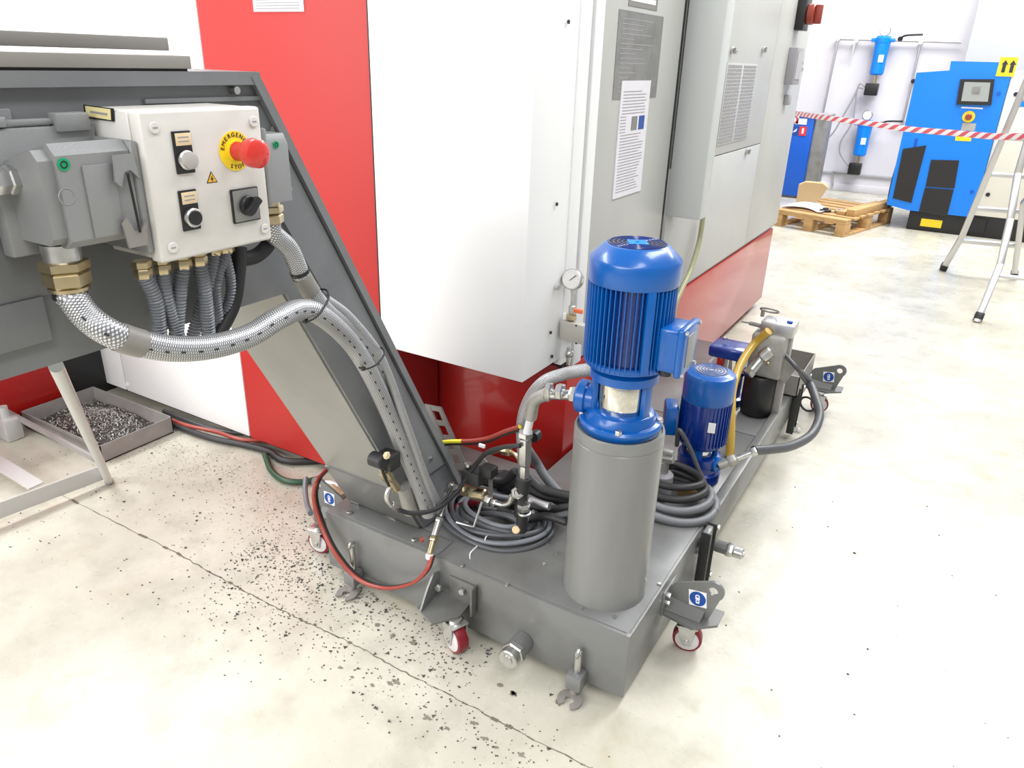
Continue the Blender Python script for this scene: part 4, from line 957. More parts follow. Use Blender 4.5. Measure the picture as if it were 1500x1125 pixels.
bl = [P(u, v, x=-.66) for u, v in ((398, 345), (390, 362), (372, 376), (345, 380))]
hose(bl, .014, 'rubber', 'black_cable', 'short black cable bend under the right corner of the control box', cat='cable')

# ================================================================== PRESSURE GAUGE AND FITTINGS ON THE POST
YG = .680
t = thing('pressure_gauge', (-.55, YG, .62), 'round pressure gauge on a silver stem above a grey valve block on the machine post', 'gauge')
p = P(838, 409, y=YG); dv = V((.10, -.95, .22)).normalized()
m = MB(); m.lathe([(.030, -.024), (.034, -.020), (.034, .006), (.031, .008)], p, dv, 40); g = m.build('case', 'zinc', t)
m = MB(); m.lathe([(.0295, .0075), (.0295, .0085)], p, dv, 36); dl_ = m.build('dial', 'gauge', g)
sx = V((0, 0, 1)).cross(dv).normalized(); T = frame(p+dv*.009, sx, (0, 0, 1)); T2 = T @ Matrix.Rotation(math.radians(42), 4, 'Z')
m = MB(T2); m.box(-.014, .022, -.0012, .0012, 0, .0006); m.build('needle', 'ink', dl_)
m = MB(T)
for k in range(11):
    a = math.radians(-45+27*k); m.box(.022, .026, -.0005, .0005, 0, .0005, T=Matrix.Rotation(a, 4, 'Z'))
m.build('scale_marks', 'ink_soft', dl_)
zt = P(838, 470, y=YG).z; bx_, by_ = p.x, p.y+.012
m = MB(); m.hexa((bx_, by_, p.z-.050), (bx_, by_, p.z-.032), .009); m.cyl((bx_, by_, zt), (bx_, by_, p.z-.045), .006, n=14); m.cyl((bx_, by_, zt+.022), (bx_, by_, zt+.048), .011, n=18, bev=.002); m.build('stem', 'zinc', t)
m = MB(); m.box(bx_+.008, bx_+.040, by_-.006, by_+.006, zt+.026, zt+.040, bev=.003); m.build('orange_handle', 'orange', t)
m = MB(); m.hexa((bx_, by_, zt), (bx_, by_, zt+.018), .019); m.build('union_nut', 'brass', t)
a, b = P(821, 470, y=YG-.01), P(861, 507, y=YG-.01)
m = MB(); m.box(a.x, b.x, YG-.012, YG+.019, b.z, a.z, bev=.003); blk = m.build('valve_block', 'block', t)
for u, v in ((844, 477), (844, 503)): q = P(u, v, y=YG-.012); MB().cyl(q, q+V((0, -.001, 0)), .0035, n=10).build('bolt_hole', 'ink', blk)
q = P(834, 518, y=YG); m = MB(); m.cyl(q+V((0, 0, .02)), q+V((0, 0, -.026)), .010, n=18); m.sphere(q, .015, 14); m.cyl(q+V((0, 0, -.026)), q+V((0, 0, -.040)), .007, n=12); m.build('lower_fitting', 'zinc', t)
m = MB(); m.box(-.583, a.x+.03, YG+.012, YG+.018, b.z-.07, a.z+.02, bev=.001); m.build('back_plate', 'white', t)

# ================================================================== HOSES AND VALVES AT THE MAIN PUMP
port = PC+V((0, 0, .785))+dl*.113
t = thing('pipe_fitting', port, 'silver threaded elbow fittings joining the blue pump port to the riser pipe', 'pipe fitting')
e1 = P(800, 578, y=.145); e2 = P(777, 612, y=.16); e3 = P(771, 650, y=.18); e3.x = e3.x
m = MB(); m.tube([port, port.lerp(e1, .5), e1], .013, n=16, spline=False); m.hexa(port, port+dl*.022, .020); m.hexa(port+dl*.04, port+dl*.058, .021); m.hexa(port+dl*.072, port+dl*.086, .018); m.build('threaded_nipple', 'zinc', t)
m = MB(); m.tube([e1+V((.015, 0, 0)), e1, e1.lerp(e2, .5)+V((-.012, 0, .012)), e2], .017, n=18, step=.004); m.torus(e1, e1-port, .0165, .003); m.build('elbow', 'cast', t)
e4 = P(771, 690, y=.22)
rp = [e2, P(771, 640, y=.18), P(770, 660, y=.19)]
m = MB(); m.tube(rp, .011, n=14); m.build('riser_pipe', 'stick_white', t)
rn0, rn1 = P(770, 632, y=.18), P(768, 690, y=.20)
m = MB(); m.hexa(P(770, 632, y=.18), P(770, 640, y=.18), .022); m.hexa(P(770, 642, y=.18), P(769, 680, y=.19), .019); m.hexa(P(769, 682, y=.19), P(768, 700, y=.195), .015); m.build('long_nut', 'zinc', t)
# big grey hose from behind the motor over to the left and down
G = [PC+V((-.02, .16, .83))]+PY(.27, (858, 542), (826, 548))+PY(.25, (796, 560), (774, 588), (765, 622), (766, 660))+PY(.28, (768, 700))
hose(G, .0175, 'braid', 'braided_hose', 'silver braided hose arching from behind the tall pump down to the valve cluster')
G2 = PY(.36, (762, 640), (774, 660))+PY(.40, (786, 678), (800, 700), (822, 725), (845, 748))
hose(G2, .015, 'braid_dark', 'braided_hose', 'dull grey braided hose running behind the tall cylinder from the valves')
# valve manifold under the riser
t = thing('valve_manifold', P(765, 780, z=TZ), 'black valve manifold with a white knob and silver unions at the foot of the riser', 'valve')
m = MB(); m.cyl(P(768, 698, y=.20), P(765, 720, y=.20), .023, n=20, bev=.003); m.cyl(P(765, 718, y=.2), P(762, 755, y=.2), .019, n=18); m.build('valve_body', 'rubber', t)
q = P(758, 722, y=.185); dq = (CAM-q).normalized(); m = MB(); m.hexa(q-dq*.015, q+dq*.010, .020); m.torus(q+dq*.011, dq, .011, .003); m.build('union_nut', 'cast', t)
m = MB(); m.hexa(P(767, 738, y=.19), P(768, 748, y=.19), .019); m.torus(P(768, 751, y=.19), (0, 0, 1), .017, .004); m.build('silver_ring', 'zinc', t)
m = MB(); m.cyl(P(765, 752, y=.19), P(764, 782, y=.19), .017, n=20, bev=.003); m.build('knob_housing', 'rubber', t)
q = P(756, 776, y=.17); m = MB(); m.cyl(q-dq*.006, q+dq*.006, .012, bev=.003, n=24); m.build('white_knob', 'label', t)
q = P(765, 793, y=.18); m = MB(); m.cyl(q, q+V((0, 0, .012)), .005, n=12); m.build('small_nut', 'zinc', t)
m = MB(); m.tube(PY(.26, (776, 733), (790, 738), (805, 742)), .012, n=12); m.build('side_pipe', 'alu', t)
q = P(782, 640, y=.22); m = MB(); m.cyl(q+V((0, .02, 0)), q+V((0, -.004, 0)), .016, n=24); m.build('round_cap', 'dark', t)
# solenoid valve in the middle
t = thing('solenoid_valve', P(690, 740, z=TZ), 'solenoid valve with a black coil and brass body in the middle of the tank', 'valve')
YV = .17
a, b = P(680, 684, y=YV), P(706, 712, y=YV); m = MB(); m.box(a.x, b.x, YV-.02, YV+.035, b.z, a.z, bev=.005); m.build('coil', 'rubber', t)
a, b = P(704, 682, y=YV), P(722, 702, y=YV); m = MB(); m.box(a.x, b.x, YV-.01, YV+.03, b.z, a.z, bev=.004); m.build('coil_plug', 'dark', t)
a = P(686, 682, y=YV); m = MB(); m.cyl(a, a+V((0, 0, .008)), .012); m.build('coil_nut', 'zinc', t)
m = MB(); m.hexa(P(672, 716, y=YV), P(700, 722, y=YV), .018); m.cyl(P(690, 722, y=YV), P(712, 726, y=YV), .019, n=20, bev=.004); m.build('body', 'brass', t)
m = MB(); m.hexa(P(704, 728, y=YV), P(718, 735, y=YV), .015); m.hexa(P(720, 735, y=YV), P(726, 737, y=YV), .012); m.tube(PY(YV, (724, 736), (736, 739), (746, 736), (750, 726)), .008, n=12, step=.004); m.build('outlet_pipe', 'zinc', t)
m = MB(); m.tube(PY(YV-.02, (672, 715), (660, 714), (654, 722)), .010, n=12, step=.004); m.hexa(P(656, 712, y=YV-.02), P(664, 713, y=YV-.02), .014); m.build('elbow', 'zinc', t)
YA = .04
m = MB(); m.tube([P(654, 720, y=YV-.02), P(650, 738, y=.12), P(644, 758, y=.07)], .008, n=12); m.build('link_pipe', 'cast', t)
t = thing('hose_coupling', P(635, 800, y=-.005), 'slim silver and brass hose coupling hanging over the front edge of the tank', 'coupling')
a, b, c, d = P(650, 738, y=.10), P(644, 758, y=.06), P(636, 785, y=.02), P(629, 812, y=-.02)
m = MB(); m.cyl(a, b, .009); m.hexa(b, b.lerp(c, .25), .012); m.cyl(b.lerp(c, .2), c, .0105, n=18); m.build('crimp_sleeve', 'zinc', t)
m = MB(); m.hexa(c, c.lerp(d, .3), .014); m.cyl(c.lerp(d, .3), d, .0095, n=16, bev=.001); m.build('brass_body', 'brass', t)
q = P(620, 790, y=.0); m = MB(); m.cyl(q, q+V((-.004, -.006, 0)), .008); m.build('red_ring', 'redhose', t)
m = MB(); e = d+V((0, 0, -.012)); m.cyl(d, e, .011, n=16); m.build('white_tie', 'stick_white', t)
R1 = [e+V((.004, 0, .004))]+PY(-.045, (622, 838), (600, 856), (560, 862))+PY(-.05, (520, 846), (488, 808))+PY(-.035, (468, 765), (459, 730), (463, 706))+[P(474, 692, y=.10), P(484, 682, y=.25)]
hose(R1, .0052, 'redhose', 'red_hose', 'outer red-brown hose of the pair looping over the tank front', n=10, step=.01)
hose([p+V((.009, -.004, .009)) for p in R1], .0048, 'redhose', 'red_hose', 'inner red-brown hose of the pair looping over the tank front', n=10, step=.01)
hose([p+V((.005, .010, .003)) for p in R1], .0046, 'rubber', 'black_hose', 'thin black hose running beside the red pair over the tank front', n=10, step=.01)
# red block valve + bracket
t = thing('red_valve', P(680, 750, z=TZ), 'small dark red valve low among the black hoses', 'valve')
m = MB(); a = P(658, 748, y=.22); b = P(700, 733, y=.26); m.cyl(a, b, .013, n=18, bev=.003); m.cyl(a+V((0, 0, -.012)), a+V((0, 0, .012)), .015, n=18); m.build('body', 'maroon', t)
q = P(663, 752, y=.19); m = MB(); m.sphere(q, .007); m.build('red_tip', 'orange', t)
t = thing('clamp_bracket', P(690, 770, z=TZ+.003), 'thin bent metal bracket standing on the tank in front of the hose coil', 'bracket')
m = MB(); a, b, c = P(706, 735, y=.15), P(694, 772, y=.12), P(668, 765, y=.10); m.tube([a, b, c], .004, n=6, spline=False); m.build('arm', 'alu', t)
m = MB(); m.hexa(P(655, 766, y=.16), P(688, 768, y=.16), .012); m.build('hose_joint', 'cast', t)
t = thing('steel_bracket', P(700, 700, z=TZ), 'pointed steel bracket behind the black coil of the middle valve', 'bracket')
m = MB(); m.prism(PY(.235, (682, 690), (703, 680), (706, 668), (720, 686), (722, 745), (718, 745), (714, 690), (683, 694)), (0, .003, 0)); m.build('plate', 'flap', t)
# solenoid valve at the incline foot
t = thing('solenoid_valve', P(575, 745, z=TZ), 'solenoid valve with a white nut on black coil, against the foot of the incline', 'valve')
YB = .055; xv = -.69
a, b = P(545, 663, x=xv), P(581, 690, x=xv)
q = P(556, 675, x=xv+.02); m = MB(); m.cyl(q+V((-.028, 0, 0)), q+V((.016, 0, 0)), .020, n=24, bev=.004); q2 = P(571, 674, x=xv+.02); m.box(q2.x-.03, q2.x+.02, q2.y-.022, q2.y+.022, q2.z-.024, q2.z+.022, bev=.005); m.build('coil', 'rubber', t)
q = P(566, 667, x=xv+.042); m = MB(); m.hexa(q+V((-.004, 0, 0)), q+V((.006, 0, 0)), .010); m.build('coil_nut', 'label', t)
m = MB(); m.hexa(P(562, 690, x=xv), P(570, 702, x=xv), .017); m.cyl(P(568, 698, x=xv), P(580, 716, x=xv), .014, n=18); m.build('body', 'brass', t)
m = MB(); m.tube(PX(xv, (578, 708), (569, 718), (567, 730), (574, 740)), .008, n=12, step=.004); m.hexa(P(573, 738, x=xv), P(585, 746, x=xv), .011); m.build('elbow', 'zinc', t)
m = MB(); q0, q1 = P(592, 712, x=xv-.01), P(602, 748, x=xv-.01); m.cyl(q0, q1, .022, n=20); m.build('grey_cup', 'cast', t)
hose(PX(xv+.02, (558, 682), (564, 700), (570, 712)), .004, 'dark', 'signal_cable', 'thin black lead dropping from the coil at the foot of the incline', n=8, cat='cable')
hose([P(584, 747, x=-.68)]+PX(-.655, (606, 752))+PX(-.62, (640, 745), (668, 722))+PY(.16, (690, 690), (712, 664), (738, 655), (762, 653)), .0068, 'rubber', 'black_cable', 'black cable curving up from the foot valve across to the riser', n=10, cat='cable')
hose(PX(-.63, (640, 742), (652, 730), (662, 712)), .005, 'rubber', 'black_cable', 'short black cable end just right of the braided hoses', n=8, cat='cable')
YGp = [P(612, 664, x=-.70)]+PY(.22, (630, 653), (655, 647), (690, 646), (715, 642), (740, 632), (762, 625))
o = hose(YGp, .0062, 'yg', 'earth_cable', 'bright yellow cable arching right from the braided hoses to the riser', n=10, cat='cable'); ORG[o.name] = o.location.copy()
sub(YGp, .60, 1.0, .0066, o, 'redhose', 'brown_section'); 
hose([p+V((0, .004, -.010)) for p in YGp], .005, 'rubber', 'black_cable', 'black cable running directly under the bright yellow cable', n=10, cat='cable')
q = P(706, 653, y=.2); MB().box(q.x-.010, q.x+.010, q.y-.004, q.y+.004, q.z-.005, q.z+.005, bev=.001).build('cable_clip', 'stick_white', label='tiny white clip on the black cable right of the yellow one', cat='clip')
m = MB(); m.tube(PY(.26, (716, 664), (735, 660), (752, 664), (762, 676), (764, 692)), .006, n=10, step=.005); m.hexa(P(736, 660, y=.26), P(748, 662, y=.26), .014); m.build('brass_pipe', 'brass', label='thin brass pipe with a nut left of the riser', cat='pipe')
# hose coil lying on the front tank
cc = P(722, 772, z=.25)
names = ['outermost', 'second outermost', 'third', 'fourth', 'fifth', 'innermost']
for k in range(6):
    m = MB(); R = .172-.013*k; zz = TZ+.012+.0075*(k % 3)+.004*k; pts = []
    for i in range(33):
        a = 2*PI*i/32; pts.append(V((cc.x-.015+1.05*R*math.cos(a)+.006*math.sin(3*a+k), cc.y+.04+.80*R*math.sin(a)+.004*k, zz+.006*math.sin(2*a+k*1.3))))
    m.tube(pts, .0078, n=10, step=.02, cap=False)
    m.build('cable_coil', 'cable' if k % 2 == 0 else 'conduit', label='%s loop of grey cable coiled on the tank top in front of the valves' % names[k], cat='cable', group='loops of the grey cable coil')
for (u, v) in ((692, 808), (714, 786)):
    q = P(u, v, z=TZ+.03); m = MB(); m.tube([q+V((.0, -.012, -.018)), q+V((0, -.012, 0)), q+V((0, 0, .004)), q+V((0, .024, .004))], .0018, n=6, step=.004); m.build('white_tie', 'stick_white', label='thin pale tie holding the grey cable coil, %s one' % ('front' if v == 808 else 'rear'), cat='cable tie')
# tangle of dark hoses behind the valves
tg = [(((650, 762), (700, 745), (745, 735), (800, 745), (835, 742)), .30, .011, 'rubber', 'black hose crossing low behind the middle valve'),
      (((660, 775), (700, 762), (750, 752), (800, 758), (835, 752)), .27, .010, 'cable', 'dark grey hose crossing just above the cable coil'),
      (((705, 705), (735, 712), (770, 716), (800, 728), (840, 735)), .36, .013, 'rubber', 'thick black hose passing behind the valve manifold'),
      (((715, 695), (745, 694), (775, 708), (808, 730), (840, 748)), .42, .011, 'rubber', 'black hose high behind the valve manifold'),
      (((730, 745), (765, 760), (800, 756), (830, 765)), .26, .012, 'rubber', 'black hose curling right towards the grey cylinder'),
      (((712, 722), (735, 728), (757, 731)), .30, .009, 'conduit', 'short grey hose between the middle valve and the manifold'),
      (((690, 762), (720, 752), (748, 757), (762, 768)), .22, .009, 'cable', 'grey hose just above the coil left of the white knob')]
for uv, y, r, mt, lb in tg:
    pts = PY(y, *uv); 
    for p in pts: p.z = max(p.z, TZ+r+.004)
    hose(pts, r, mt, 'hose', lb, n=12, step=.01)
for uv, y, r, mt, lb in [(((712, 700), (738, 704), (756, 690)), .33, .015, 'rubber', 'stubby black hose bend between the coil and the riser'), (((775, 700), (792, 715), (812, 722), (840, 728)), .34, .015, 'rubber', 'thick black hose right of the riser leading behind the cylinder'), (((735, 725), (760, 738), (790, 746), (838, 756)), .33, .014, 'rubber', 'thick black hose under the manifold leading behind the cylinder')]:
    hose(PY(y, *uv), r, mt, 'hose', lb, n=12, step=.01)
t = thing('solenoid_valve', P(735, 712, y=.36), 'dark blocky solenoid valve half hidden between the middle valve and the riser', 'valve')
q = P(738, 712, y=.33); m = MB(); m.box(q.x-.03, q.x+.02, .33, .38, q.z-.03, q.z+.03, bev=.006); m.build('coil', 'rubber', t)
m = MB(); m.cyl((q.x-.005, .355, q.z-.03), (q.x-.005, .355, TZ+.006), .014, n=16); m.build('body', 'cable', t)
# perforated side bracket behind the incline foot
m = MB(); b0, b1, b2, b3 = PY(.42, (622, 592), (646, 597), (700, 720), (676, 724))
for i in range(6):
    f0, f1 = i/6, (i+.35)/6
    m.prism([b0.lerp(b3, f0), b1.lerp(b2, f0), b1.lerp(b2, f1), b0.lerp(b3, f1)], (0, .004, 0))
m.prism([q+V((0, -.0012, 0)) for q in (b0, b0.lerp(b1, .3), b3.lerp(b2, .3), b3)], (0, .007, 0)); m.prism([q+V((0, -.0012, 0)) for q in (b0.lerp(b1, .75), b1, b2, b3.lerp(b2, .75))], (0, .007, 0))
m.build('perforated_bracket', 'flap', cv)

# ================================================================== REAR OF THE TANK
# hose coil behind the cylinder
cc = V((-.135, .655, 0))
for k, (R, z, r, mt, lb) in enumerate(((.150, .016, .015, 'braid_dark', 'outer dull braided hose loop beside the tall cylinder'), (.128, .040, .014, 'braid_dark', 'upper dull braided hose loop beside the tall cylinder'), (.105, .060, .013, 'rubber', 'black hose loop inside the braided loops beside the cylinder'), (.088, .085, .012, 'rubber', 'topmost black hose loop inside the braided loops'))):
    m = MB(); pts = []
    for i in range(33):
        a = 2*PI*i/32; pts.append(V((cc.x+R*math.cos(a)*.98, cc.y+R*math.sin(a)*.85+.01*k, TZ+z+.006*math.sin(2*a+k))))
    m.tube(pts, r, n=12, step=.02, cap=False); m.build('hose_coil', mt, label=lb, cat='hose', group='hose loops beside the cylinder')
t = thing('shut_off_valve', (-.16, .67, TZ), 'cast silver valve on a dark round body inside the rear hose loops', 'valve')
q = P(968, 715, y=.70); m = MB(); m.lathe([(.036, 0), (.036, .07), (.028, .078)], (q.x, .70, TZ+.0), n=28); m.build('body', 'ink_soft', t)
m = MB(); z = TZ+.078; m.cyl((q.x, .70, z), (q.x, .70, z+.04), .018, n=20); m.hexa((q.x-.035, .70, z+.05), (q.x+.03, .70, z+.058), .019); m.cyl((q.x+.0, .70, z+.04), (q.x, .70, z+.085), .014, n=18); m.box(q.x-.012, q.x+.03, .68, .70, z+.075, z+.092, bev=.004); m.build('valve_top', 'cast', t)
hose([QC+V((-.06, -.08, .14))]+PY(.80, (995, 630), (1010, 655), (1022, 685), (1034, 715))+[P(1026, 745, y=.78)], .008, 'cable', 'grey_cable', 'thin grey cable hanging in front of the small upright pump', n=10, cat='cable')
# black filter housing, filter head
FC = P(1106, 603, z=.215)
t = thing('oil_filter', (FC.x, FC.y, .21), 'black filter canister with a cast aluminium head at the back of the tank', 'filter')
m = MB(); m.lathe([(.050, 0), (.062, .008), (.066, .03), (.066, .17), (.06, .18)], (FC.x, FC.y, .210), n=36); m.build('canister', 'dark', t)
def FY(u, v, dy=0): return P(u, v, y=FC.y+dy)
a, b = FY(1117, 488), FY(1166, 482); zt = FY(1140, 470).z
m = MB(); m.box(FY(1100, 520).x, FY(1152, 520).x, FC.y-.05, FC.y+.05, FC.z+.175, zt-.05, bev=.015); m.build('head_body', 'cast', t)
m = MB(); m.box(FY(1116, 480).x, FY(1166, 480).x, FC.y-.035, FC.y+.06, zt-.055, zt, bev=.006); tbk = m.build('top_block', 'alu', t)
m = MB(); q = FY(1127, 458, .02); m.torus((q.x, q.y, zt+.03), (0, .5, 1), .036, .004, 28, 8); m.cyl((q.x-.025, q.y, zt), (q.x-.025, q.y, zt+.03), .008, n=12); m.build('bail_ring', 'flap', t)
q = FY(1158, 467); MB().box(q.x-.01, q.x+.012, q.y-.01, q.y+.005, zt, zt+.008).build('blue_cap', 'stick_blue', tbk)
m = MB(); m.tube([FY(1098, 473, .0), FY(1118, 478, .0)], .009, n=10, spline=False); m.tube([FY(1086, 471), FY(1098, 473)], .004, n=8, spline=False); m.build('lever_stub', 'flap', t)
m = MB(); m.cyl(FY(1120, 520, -.03), FY(1098, 545, -.08), .022, n=22, bev=.003); m.hexa(FY(1100, 542, -.075), FY(1094, 549, -.09), .026); m.cyl(FY(1130, 512, -.04), FY(1116, 524, -.05), .027, n=22, bev=.004); m.build('angle_union', 'zinc', t)
m = MB(); m.sphere(FY(1125, 532, -.06), .008, 12); m.build('brass_plug', 'brass', t)
m = MB(); m.prism([FY(1132, 545, -.02), FY(1150, 520, -.02), FY(1166, 540, -.02), FY(1150, 562, -.02)], (0, .02, 0)); m.build('side_flange', 'cast', t)
m = MB(); m.box(FY(1142, 500).x, FY(1160, 500).x, FC.y+.0, FC.y+.04, .21, zt-.05, bev=.004); m.build('support_post', 'frame_steel', t)
# yellow pipe
t = thing('yellow_pipe', FY(1070, 660), 'ochre yellow pipe bending up to the filter head with a short side branch', 'pipe')
yp_ = [P(1069, 668, y=1.12), P(1070, 640, y=1.14), P(1071, 600, y=1.18), P(1073, 570, y=1.25), P(1084, 535, y=1.40), P(1104, 505, y=1.52), P(1126, 485, y=FC.y-.06)]
yp_[0].z = max(yp_[0].z, .215)
m = MB(); m.tube(yp_, .0165, n=18); m.build('main_tube', 'pipe_yellow', t)
m = MB(); m.tube([yp_[3]+V((0, 0, .0)), P(1060, 567, y=1.22)], .014, n=14, spline=False); m.build('branch', 'pipe_yellow', t)
# black suction hose looping outwards
K = [FY(1150, 520, -.02), FY(1168, 540, -.05)]+[P(u, v, y=y) for u, v, y in ((1185, 560, 1.62), (1197, 590, 1.50), (1200, 612, 1.42), (1188, 637, 1.30), (1160, 653, 1.15), (1130, 658, 1.03), (1104, 660, .95))]
hose(K, lambda s: .0085 if s < .10 else min(.017, .0085+(s-.10)*.12), 'cable', 'suction_hose', 'dark rubber hose looping outside the tank from the filter to the small pump', n=14)
ring_c = P(1188, 585, y=1.6); m = MB(); m.torus(P(1183, 592, y=1.9), (.3, 1, .2), .035, .005, 26, 8); m.build('cable_loop', 'rubber', label='small black cable loop behind the outer rubber hose', cat='cable')
c0, c1 = P(1108, 660, y=.95), QC+V((.078, -.02, .075))
t = thing('hose_fitting', c1, 'silver hose fitting between the rubber hose and the small upright pump', 'pipe fitting')
m = MB(); m.cyl(c0, c0.lerp(c1, .5), .010, n=16); m.hexa(c0, c0.lerp(c1, .14), .017); m.build('hose_tail', 'zinc', t)
m = MB(); m.cyl(c0.lerp(c1, .5), c1, .015, n=18); m.hexa(c0.lerp(c1, .55), c0.lerp(c1, .75), .021); m.build('union', 'cast', t)
# grey tray box behind the filter
a = P(1195, 518, z=.33)
t = thing('small_tray', (a.x-.05, a.y, .2), 'small open grey metal tray behind the filter at the far tank end', 'tray')
bx = (a.x-.16, a.x, a.y-.35, a.y)
m = MB(); m.box(bx[0], bx[1], bx[2], bx[3], .235, .24); m.build('bottom', 'frame_steel', t)
for q in ((bx[0], bx[1], bx[2], bx[2]+.004), (bx[0], bx[1], bx[3]-.004, bx[3]), (bx[0], bx[0]+.004, bx[2], bx[3]), (bx[1]-.004, bx[1], bx[2], bx[3])): m = MB(); m.box(*q, .235, .33); m.build('wall', 'flap', t)

# ================================================================== LEFT FLOOR AREA
# support frame
t = thing('support_stand', (-2.15, -.05, 0), 'light metal stand with one slanted leg and low flat bars at the left edge', 'stand')
foot = P(160, 706, z=0); topp = P(82, 536, x=-1.015)
m = MB(); m.tube([foot, topp], .014, n=18, spline=False, step=.1); o = m.build('leg', 'silver_paint', t)
m = MB(); m.cyl(foot, foot+(topp-foot).normalized()*.03, .016, n=18); m.build('foot_cap', 'frame_steel', o)
def flatbar(p, q, h, th, nm, mt='frame_steel'):
    p, q = V(p), V(q); d = (q-p).normalized(); n = V((-d.y, d.x, 0)).normalized()*th; m = MB(); m.prism([p, q, q+V((0, 0, -h)), p+V((0, 0, -h))], n); m.build(nm, mt, t)
k0 = P(140, 668, z=.10); k1 = P(0, 594, z=.10); k1.x = -2.87; k2 = P(0, 735, z=.10)+V((-.05, -.35, 0))
flatbar(k0, k1, .022, .012, 'cross_bar'); k3 = P(148, 681, z=.08); flatbar(k3, k2, .060, .008, 'low_bar', 'silver_paint')
g0, g1 = P(-30, 648, z=.06), P(64, 706, z=.06); g2_, g3 = P(-30, 672, z=.06), P(42, 716, z=.06)
m = MB(); m.prism([g0, g1, g3, g2_], (0, 0, -.006)); m.build('foot_plate', 'silver_paint', t)
c = P(12, 640, z=.0); c.x = -2.80; m = MB(); m.box(c.x-.05, c.x+.04, c.y-.03, c.y+.04, 0, .10, bev=.01); m.cyl((c.x-.005, c.y, .10), (c.x-.005, c.y, .15), .018, n=16); m.build('far_foot', 'silver_paint', t)
# chip tray
t = thing('chip_tray', (-2.57, .18, 0), 'shallow grey open tray on the floor full of metal chips', 'tray')
cs = [P(246, 614, z=.075), P(137, 570, z=.075), P(29, 604, z=.075), P(150, 658, z=.075)]
X0, X1, Y0, Y1 = -2.86, -2.285, .015, .345
m = MB(); m.box(X0, X1, Y0, Y1, .002, .006); m.build('bottom', 'flap', t)
for q in ((X0, X1, Y0, Y0+.004), (X0, X1, Y1-.004, Y1), (X0, X0+.004, Y0, Y1), (X1-.004, X1, Y0, Y1)): m = MB(); m.box(*q, .002, .078); m.build('wall', 'frame_steel', t)
def curl(m, p, s, rng):
    a = rng.uniform(0, 2*PI); b_ = rng.uniform(-.9, .9); d = V((math.cos(a)*math.cos(b_), math.sin(a)*math.cos(b_), math.sin(b_)))*s; n = V((-d.y, d.x, rng.uniform(-.5, .5)*s)); n = n.normalized()*s*.45
    k = V((0, 0, s*.4)); m.mesh([p-d, p-d+n, p+k, p+n+k, p+d, p+d+n], [(0, 1, 3, 2), (2, 3, 5, 4)])
rng = random.Random(3)
m = MB(); vs = []; N_ = 26
def heap(x, y): 
    return .012+.05*math.exp(-(((x+2.60)/.17)**2+((y-.20)/.10)**2))+.008*noise.noise(V((x*22, y*22, 0)))
for i in range(N_+1):
    for j in range(N_+1):
        x = X0+.006+(X1-X0-.012)*i/N_; y = Y0+.006+(Y1-Y0-.012)*j/N_; vs.append((x, y, heap(x, y)))
m.mesh(vs, [(i*(N_+1)+j, (i+1)*(N_+1)+j, (i+1)*(N_+1)+j+1, i*(N_+1)+j+1) for i in range(N_) for j in range(N_)], smooth=True)
m.build('chip_bed', 'swarf_dark', label='dark bed of fine metal chips lying in the shallow tray', cat='metal chips', kind='stuff')
m = MB()
for k in range(3200):
    x = rng.gauss(-2.60, .15); y = rng.gauss(.19, .09)
    if X0+.01 < x < X1-.01 and Y0+.01 < y < Y1-.01: curl(m, V((x, y, heap(x, y)+.002)), rng.uniform(.003, .009), rng)
m.build('metal_chips', 'swarf', label='loose pale metal chips heaped in the shallow tray', cat='metal chips', kind='stuff')
# swarf scattered over the floor
m = MB()
def flake(p, s):
    a = rng.uniform(0, 2*PI); b_ = a+rng.uniform(1.6, 2.6); c_ = b_+rng.uniform(1.4, 2.2)
    m.mesh([p+V((s*math.cos(a), s*.7*math.sin(a), 0)), p+V((s*math.cos(b_), s*.7*math.sin(b_), .0006)), p+V((s*.7*math.cos(c_), s*math.sin(c_), 0)), p+V((0, 0, s*.5))], [(0, 1, 2), (0, 1, 3), (1, 2, 3), (2, 0, 3)])
for k in range(2600):
    u = rng.random()
    if u < .40: x = rng.uniform(-1.35, -.38); y = -abs(rng.gauss(0, .13))+.02
    elif u < .52: x = rng.uniform(-1.3, .1); y = -.27+rng.gauss(0, .05)
    elif u < .72: x = rng.gauss(-1.15, .16); y = rng.gauss(.05, .16)
    elif u < .86: x = rng.uniform(-2.6, -1.0); y = rng.gauss(.15, .18)
    elif u < .95: x = rng.uniform(-2.2, -.9); y = rng.uniform(-.5, .3)
    else: x = rng.uniform(-.6, 1.3); y = rng.uniform(-.6, 1.6)
    if (X0-.01 < x < X1+.01 and Y0-.01 < y < Y1+.01) or (x < -1.1 and y > .44) or x < -2.87 or (-1.03 < x < .02 and y > -.002): continue
    flake(V((x, y, .0008)), rng.uniform(.0015, .005) if rng.random() < .93 else rng.uniform(.005, .009))
m.build('floor_swarf', 'swarf_dark', label='dark metal swarf scattered on the floor in front of the tank', cat='metal swarf', kind='stuff')
m = MB()
for k in range(1500):
    x = rng.uniform(-2.35, -1.2); y = rng.gauss(.25, .12); flake(V((x, y, .0008)), rng.uniform(.0015, .004))
m.build('floor_swarf', 'swarf', label='pale metal chips scattered on the floor right of the shallow tray', cat='metal swarf', kind='stuff')
# oily stains under the machine edge
for k, (u, v, r) in enumerate(((400, 690, .05), (372, 668, .06), (440, 700, .05))):
    pass
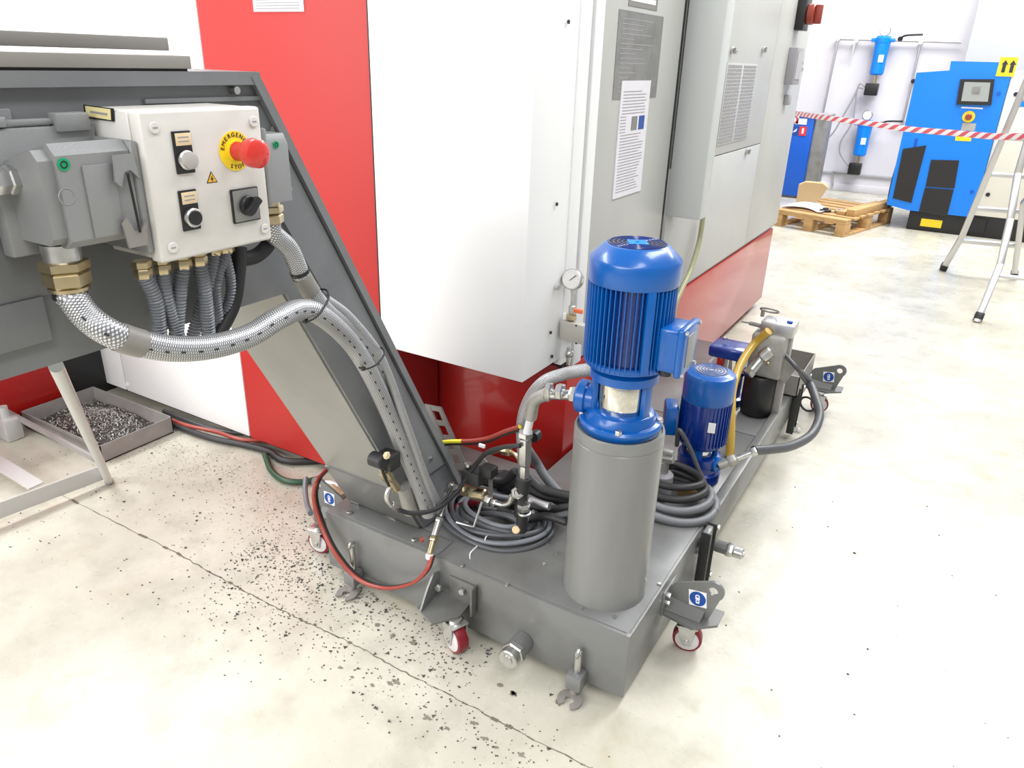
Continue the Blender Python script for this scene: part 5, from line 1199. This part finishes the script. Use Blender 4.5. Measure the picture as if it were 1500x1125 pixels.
# cables on the floor along the machine foot
def zz(z, *uv): return [P(u, v, z=z) for u, v in uv]
hose(zz(.018, (225, 605), (262, 625), (310, 642), (360, 652), (395, 662), (425, 676))+[V((-1.45, .60, .018))], .014, 'rubber', 'floor_cable', 'thick black cable on the floor along the foot of the white panel', cat='cable', step=.03)
hose(zz(.034, (230, 606), (270, 622), (315, 632), (365, 645))+[V((-1.75, .62, .024))], .009, 'redhose', 'floor_cable', 'thin brown cable on top of the thick black floor cable', cat='cable', step=.03)
hose(zz(.014, (240, 602), (285, 620), (335, 633))+[V((-1.85, .62, .014))], .010, 'cable', 'floor_cable', 'dark grey floor cable just under the white panel edge', cat='cable', step=.03)
hose(zz(.016, (388, 666), (398, 690), (418, 704), (445, 706), (470, 700)), .012, 'greenhose' if 'greenhose' in M else 'rubber', 'floor_hose', 'dark green hose curling on the floor below the red panel', step=.02)
hose([P(465, 712, y=.22), P(480, 706, y=.2), P(505, 715, y=.16)], .006, 'stick_white', 'white_hose', 'short white hose end behind the left tank corner', n=10)
m = MB(); a, b = P(485, 716, y=.14), P(503, 730, y=.12); m.cyl(a, b, .018, n=18); m.build('sleeve', 'label', label='pale cylindrical sleeve lying behind the left tank corner', cat='sleeve')
hose([P(448, 700, y=.3), P(447, 718, y=.26), P(450, 740, y=.2), P(455, 752, y=.14)], .010, 'conduit', 'grey_hose', 'grey hose dropping behind the left towing bracket', n=10)
# little paper scrap + debris by the forked feet

def stain(c, r, name, mt):
    vs = [V((c[0], c[1], .0007))]; n = 40
    for i in range(n):
        a = 2*PI*i/n; q = r*(.55+.5*noise.noise(V((math.cos(a)*1.7+c[0]*9, math.sin(a)*1.7+c[1]*9, r*20)))+.25*noise.noise(V((math.cos(a)*6, math.sin(a)*6, c[0]*7)))); vs.append(V((c[0]+q*math.cos(a)*1.5, c[1]+q*math.sin(a), .0007)))
    MB().mesh(vs, [(0, 1+i, 1+(i+1) % n) for i in range(n)]).build(name, mt, fl)
for k in range(26):
    x = rng.uniform(-1.1, -.05); y = rng.choice((-.27, -.26, -.30, -.05, -.10))+rng.gauss(0, .02); stain((x, y), rng.uniform(.006, .016), 'dirt_spot', 'dirt')
